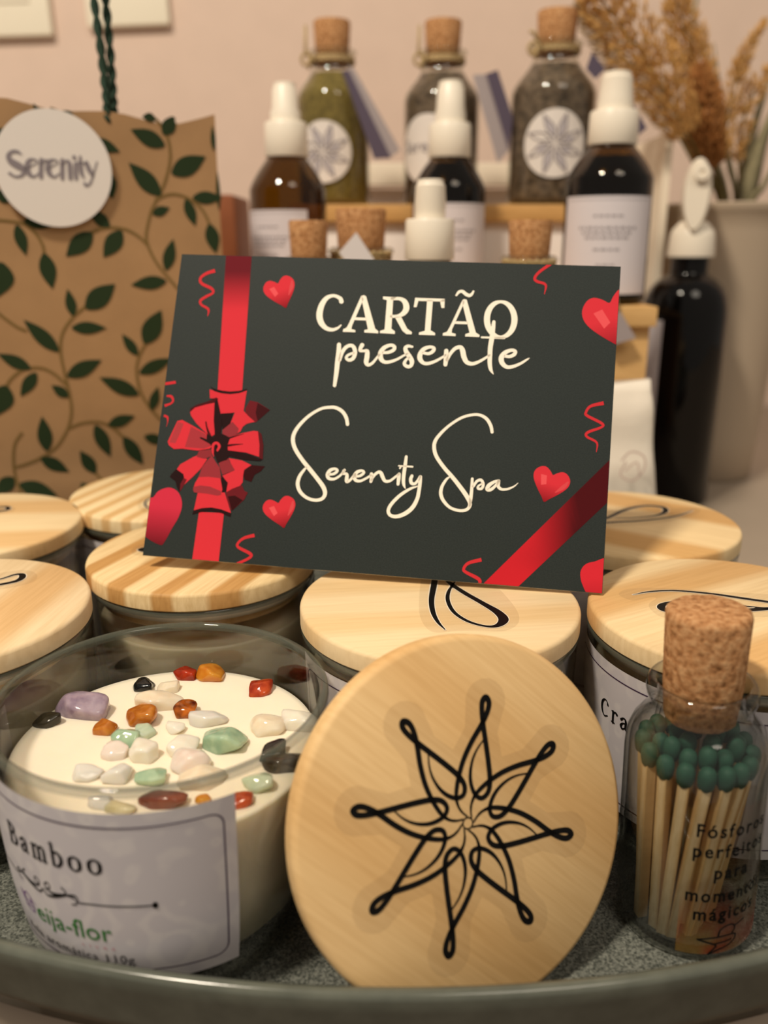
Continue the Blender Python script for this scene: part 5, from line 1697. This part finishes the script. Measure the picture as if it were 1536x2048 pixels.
# ------------------------------------------------------------------ vase with dried grasses
VX, VY = .245, .635
vs = empty('vase', (VX, VY, TZ))
tag(vs, 'cream tapered vase at the right edge holding dried grasses', 'vase')
VH = .193
V, F = lathe([(0, 0), (.0325, 0), (.034, .0015), (.036, .03), (.040, .10), (.0455, .175), (.0475, .187), (.0490, .1885), (.0492, .1925), (.0475, .1935), (.0450, .1915), (.0435, .17), (.038, .10), (.034, .02), (0, .015)], 72)
mesh('vase_body', V, F, M['vase'], vs, sharp=50)
def stem_path(pxs, ydepth, foot):
    pts = [Vector((VX + foot[0], VY + foot[1], TZ + .022)), Vector((VX + foot[0] * 1.2 + .0, VY + foot[1], TZ + .10))]
    for (px, py), y in zip(pxs, ydepth): pts.append(at_y(px, py, y))
    return [Vector(q) for q in smooth_path([tuple(q) for q in pts], 6)]
def plume_mesh(path, rad, n, seed, size):
    rn_ = random.Random(seed)
    V, F = [], []
    m = len(path)
    for _ in range(n):
        t = rn_.random()
        f = t * (m - 1); i = min(int(f), m - 2)
        c = path[i].lerp(path[i + 1], f - i)
        tn = (path[i + 1] - path[i]).normalized()
        R = rad * (sin(pi * min(1, .12 + t * .86)) ** .6)
        a = rn_.uniform(0, 2 * pi)
        u = tn.orthogonal().normalized(); w = tn.cross(u)
        rr_ = R * sqrt(rn_.random())
        pos = c + (u * cos(a) + w * sin(a)) * rr_
        d = (tn * 1.1 + (u * cos(a) + w * sin(a)) * rn_.uniform(.4, 1.2)).normalized()
        s = size * rn_.uniform(.6, 1.4)
        e = d.orthogonal().normalized(); g = d.cross(e)
        o = len(V)
        V += [pos - d * s, pos + e * s * .4, pos + g * s * .4, pos - e * s * .4, pos - g * s * .4, pos + d * s * 1.3]
        F += [(o, o + 2, o + 1), (o, o + 3, o + 2), (o, o + 4, o + 3), (o, o + 1, o + 4), (o + 5, o + 1, o + 2), (o + 5, o + 2, o + 3), (o + 5, o + 3, o + 4), (o + 5, o + 4, o + 1)]
    return V, F
GG = 'dried grasses in the vase'
def grass(pxs, ys, foot, rad, t0, n, seed, mat, label, smat='straw_dark', size=.0022, sr=.0011):
    path = stem_path(pxs, ys, foot)
    base_ = path[0]
    o = empty('dried_grass', base_)
    tag(o, label, 'dried grass', GG)
    loc = [q - base_ for q in path]
    V, F = tube(loc, [sr * (1 - .5 * i / len(loc)) for i in range(len(loc))], 6)
    mesh('stem', V, F, M[smat], o)
    k = int(len(loc) * t0)
    V, F = plume_mesh(loc[k:], rad, n, seed, size)
    mesh('plume', V, F, M[mat], o, smooth=False)
def blade(pxs, ys, foot, w, label):
    path = stem_path(pxs, ys, foot)
    base_ = path[0]
    V, F = [], []
    m = len(path)
    for i, q in enumerate(path):
        t = i / (m - 1)
        tn = (path[min(i + 1, m - 1)] - path[max(i - 1, 0)]).normalized()
        s = tn.cross(Vector((0, -1, 0.2))).normalized()
        nn = s.cross(tn).normalized()
        ww = w * (1 - .85 * t ** 3) / 2
        c = q - base_
        V += [c - s * ww, c + nn * ww * .35 , c + s * ww, c - nn * .0003]
    for i in range(m - 1):
        for k in range(4):
            k2 = (k + 1) % 4
            F.append((i * 4 + k, i * 4 + k2, (i + 1) * 4 + k2, (i + 1) * 4 + k))
    o = mesh('dried_reed', V, F, M['blade'])
    o.location = base_
    tag(o, label, 'dried grass', GG)
yv = .635
grass([(1445, 420), (1400, 320), (1345, 210), (1290, 115), (1215, 15), (1165, -60)], [.610, .590, .582, .578, .576, .575], (-.012, -.01), .0185, .50, 1500, 1, 'plume', 'golden plumed dried grass leaning furthest left over the amber bottle')
grass([(1440, 420), (1390, 330), (1340, 240), (1280, 150), (1215, 85), (1150, 10)], [.650, .655, .66, .665, .665, .665], (-.016, .0), .0140, .52, 900, 2, 'plume_grey', 'greyish brown dried grass plume hanging behind the leftmost golden one', sr=.0016)
grass([(1455, 420), (1425, 320), (1410, 230), (1392, 140), (1365, 50), (1340, -60)], [.635, .635, .635, .635, .635, .635], (.0, .0), .0135, .60, 1200, 3, 'plume', 'golden dried grass plume rising upright to the top edge above the black bottle')
grass([(1450, 425), (1425, 330), (1412, 270), (1408, 200), (1400, 130)], [.625, .612, .605, .603, .603], (.004, -.016), .0125, .50, 1700, 4, 'plume_dark', 'red-brown thick dried grass plume just above the white trigger head', size=.0024)
grass([(1470, 420), (1455, 330), (1452, 260), (1470, 170), (1490, 110), (1530, 40)], [.640, .642, .645, .645, .645, .645], (.008, .006), .0070, .45, 500, 5, 'plume', 'narrow golden dried grass plume arching to the right edge', size=.002)
grass([(1480, 420), (1478, 320), (1490, 230), (1515, 170), (1560, 120)], [.640, .65, .65, .65, .65], (.012, .006), .0080, .50, 260, 6, 'plume', 'loose beaded dried grass head at the right edge', size=.0024)
blade([(1440, 425), (1395, 330), (1352, 235), (1310, 160), (1270, 90)], [.665, .68, .69, .69, .69], (-.018, .018), .005, 'long dark grass blade slanting left from the vase')
blade([(1450, 425), (1405, 260), (1380, 140), (1385, 60), (1398, -30)], [.668, .71, .72, .73, .73], (-.004, .026), .0085, 'broad grey-green blade rising between the golden plumes')
blade([(1470, 425), (1455, 300), (1440, 180), (1428, 85)], [.645, .65, .65, .65], (.0, .014), .004, 'thin pointed blade standing right of the red-brown plume')
blade([(1490, 425), (1505, 350), (1525, 280), (1560, 190)], [.64, .64, .64, .64], (.014, .006), .015, 'wide pale blade leaning right at the picture edge')
blade([(1480, 425), (1490, 340), (1512, 240), (1540, 160)], [.655, .66, .665, .665], (.010, .014), .010, 'grey blade behind the wide pale one at the picture edge')
blade([(1500, 430), (1528, 370), (1565, 300)], [.63, .625, .62], (.018, .0), .006, 'short blade bending lowest to the right over the vase rim')
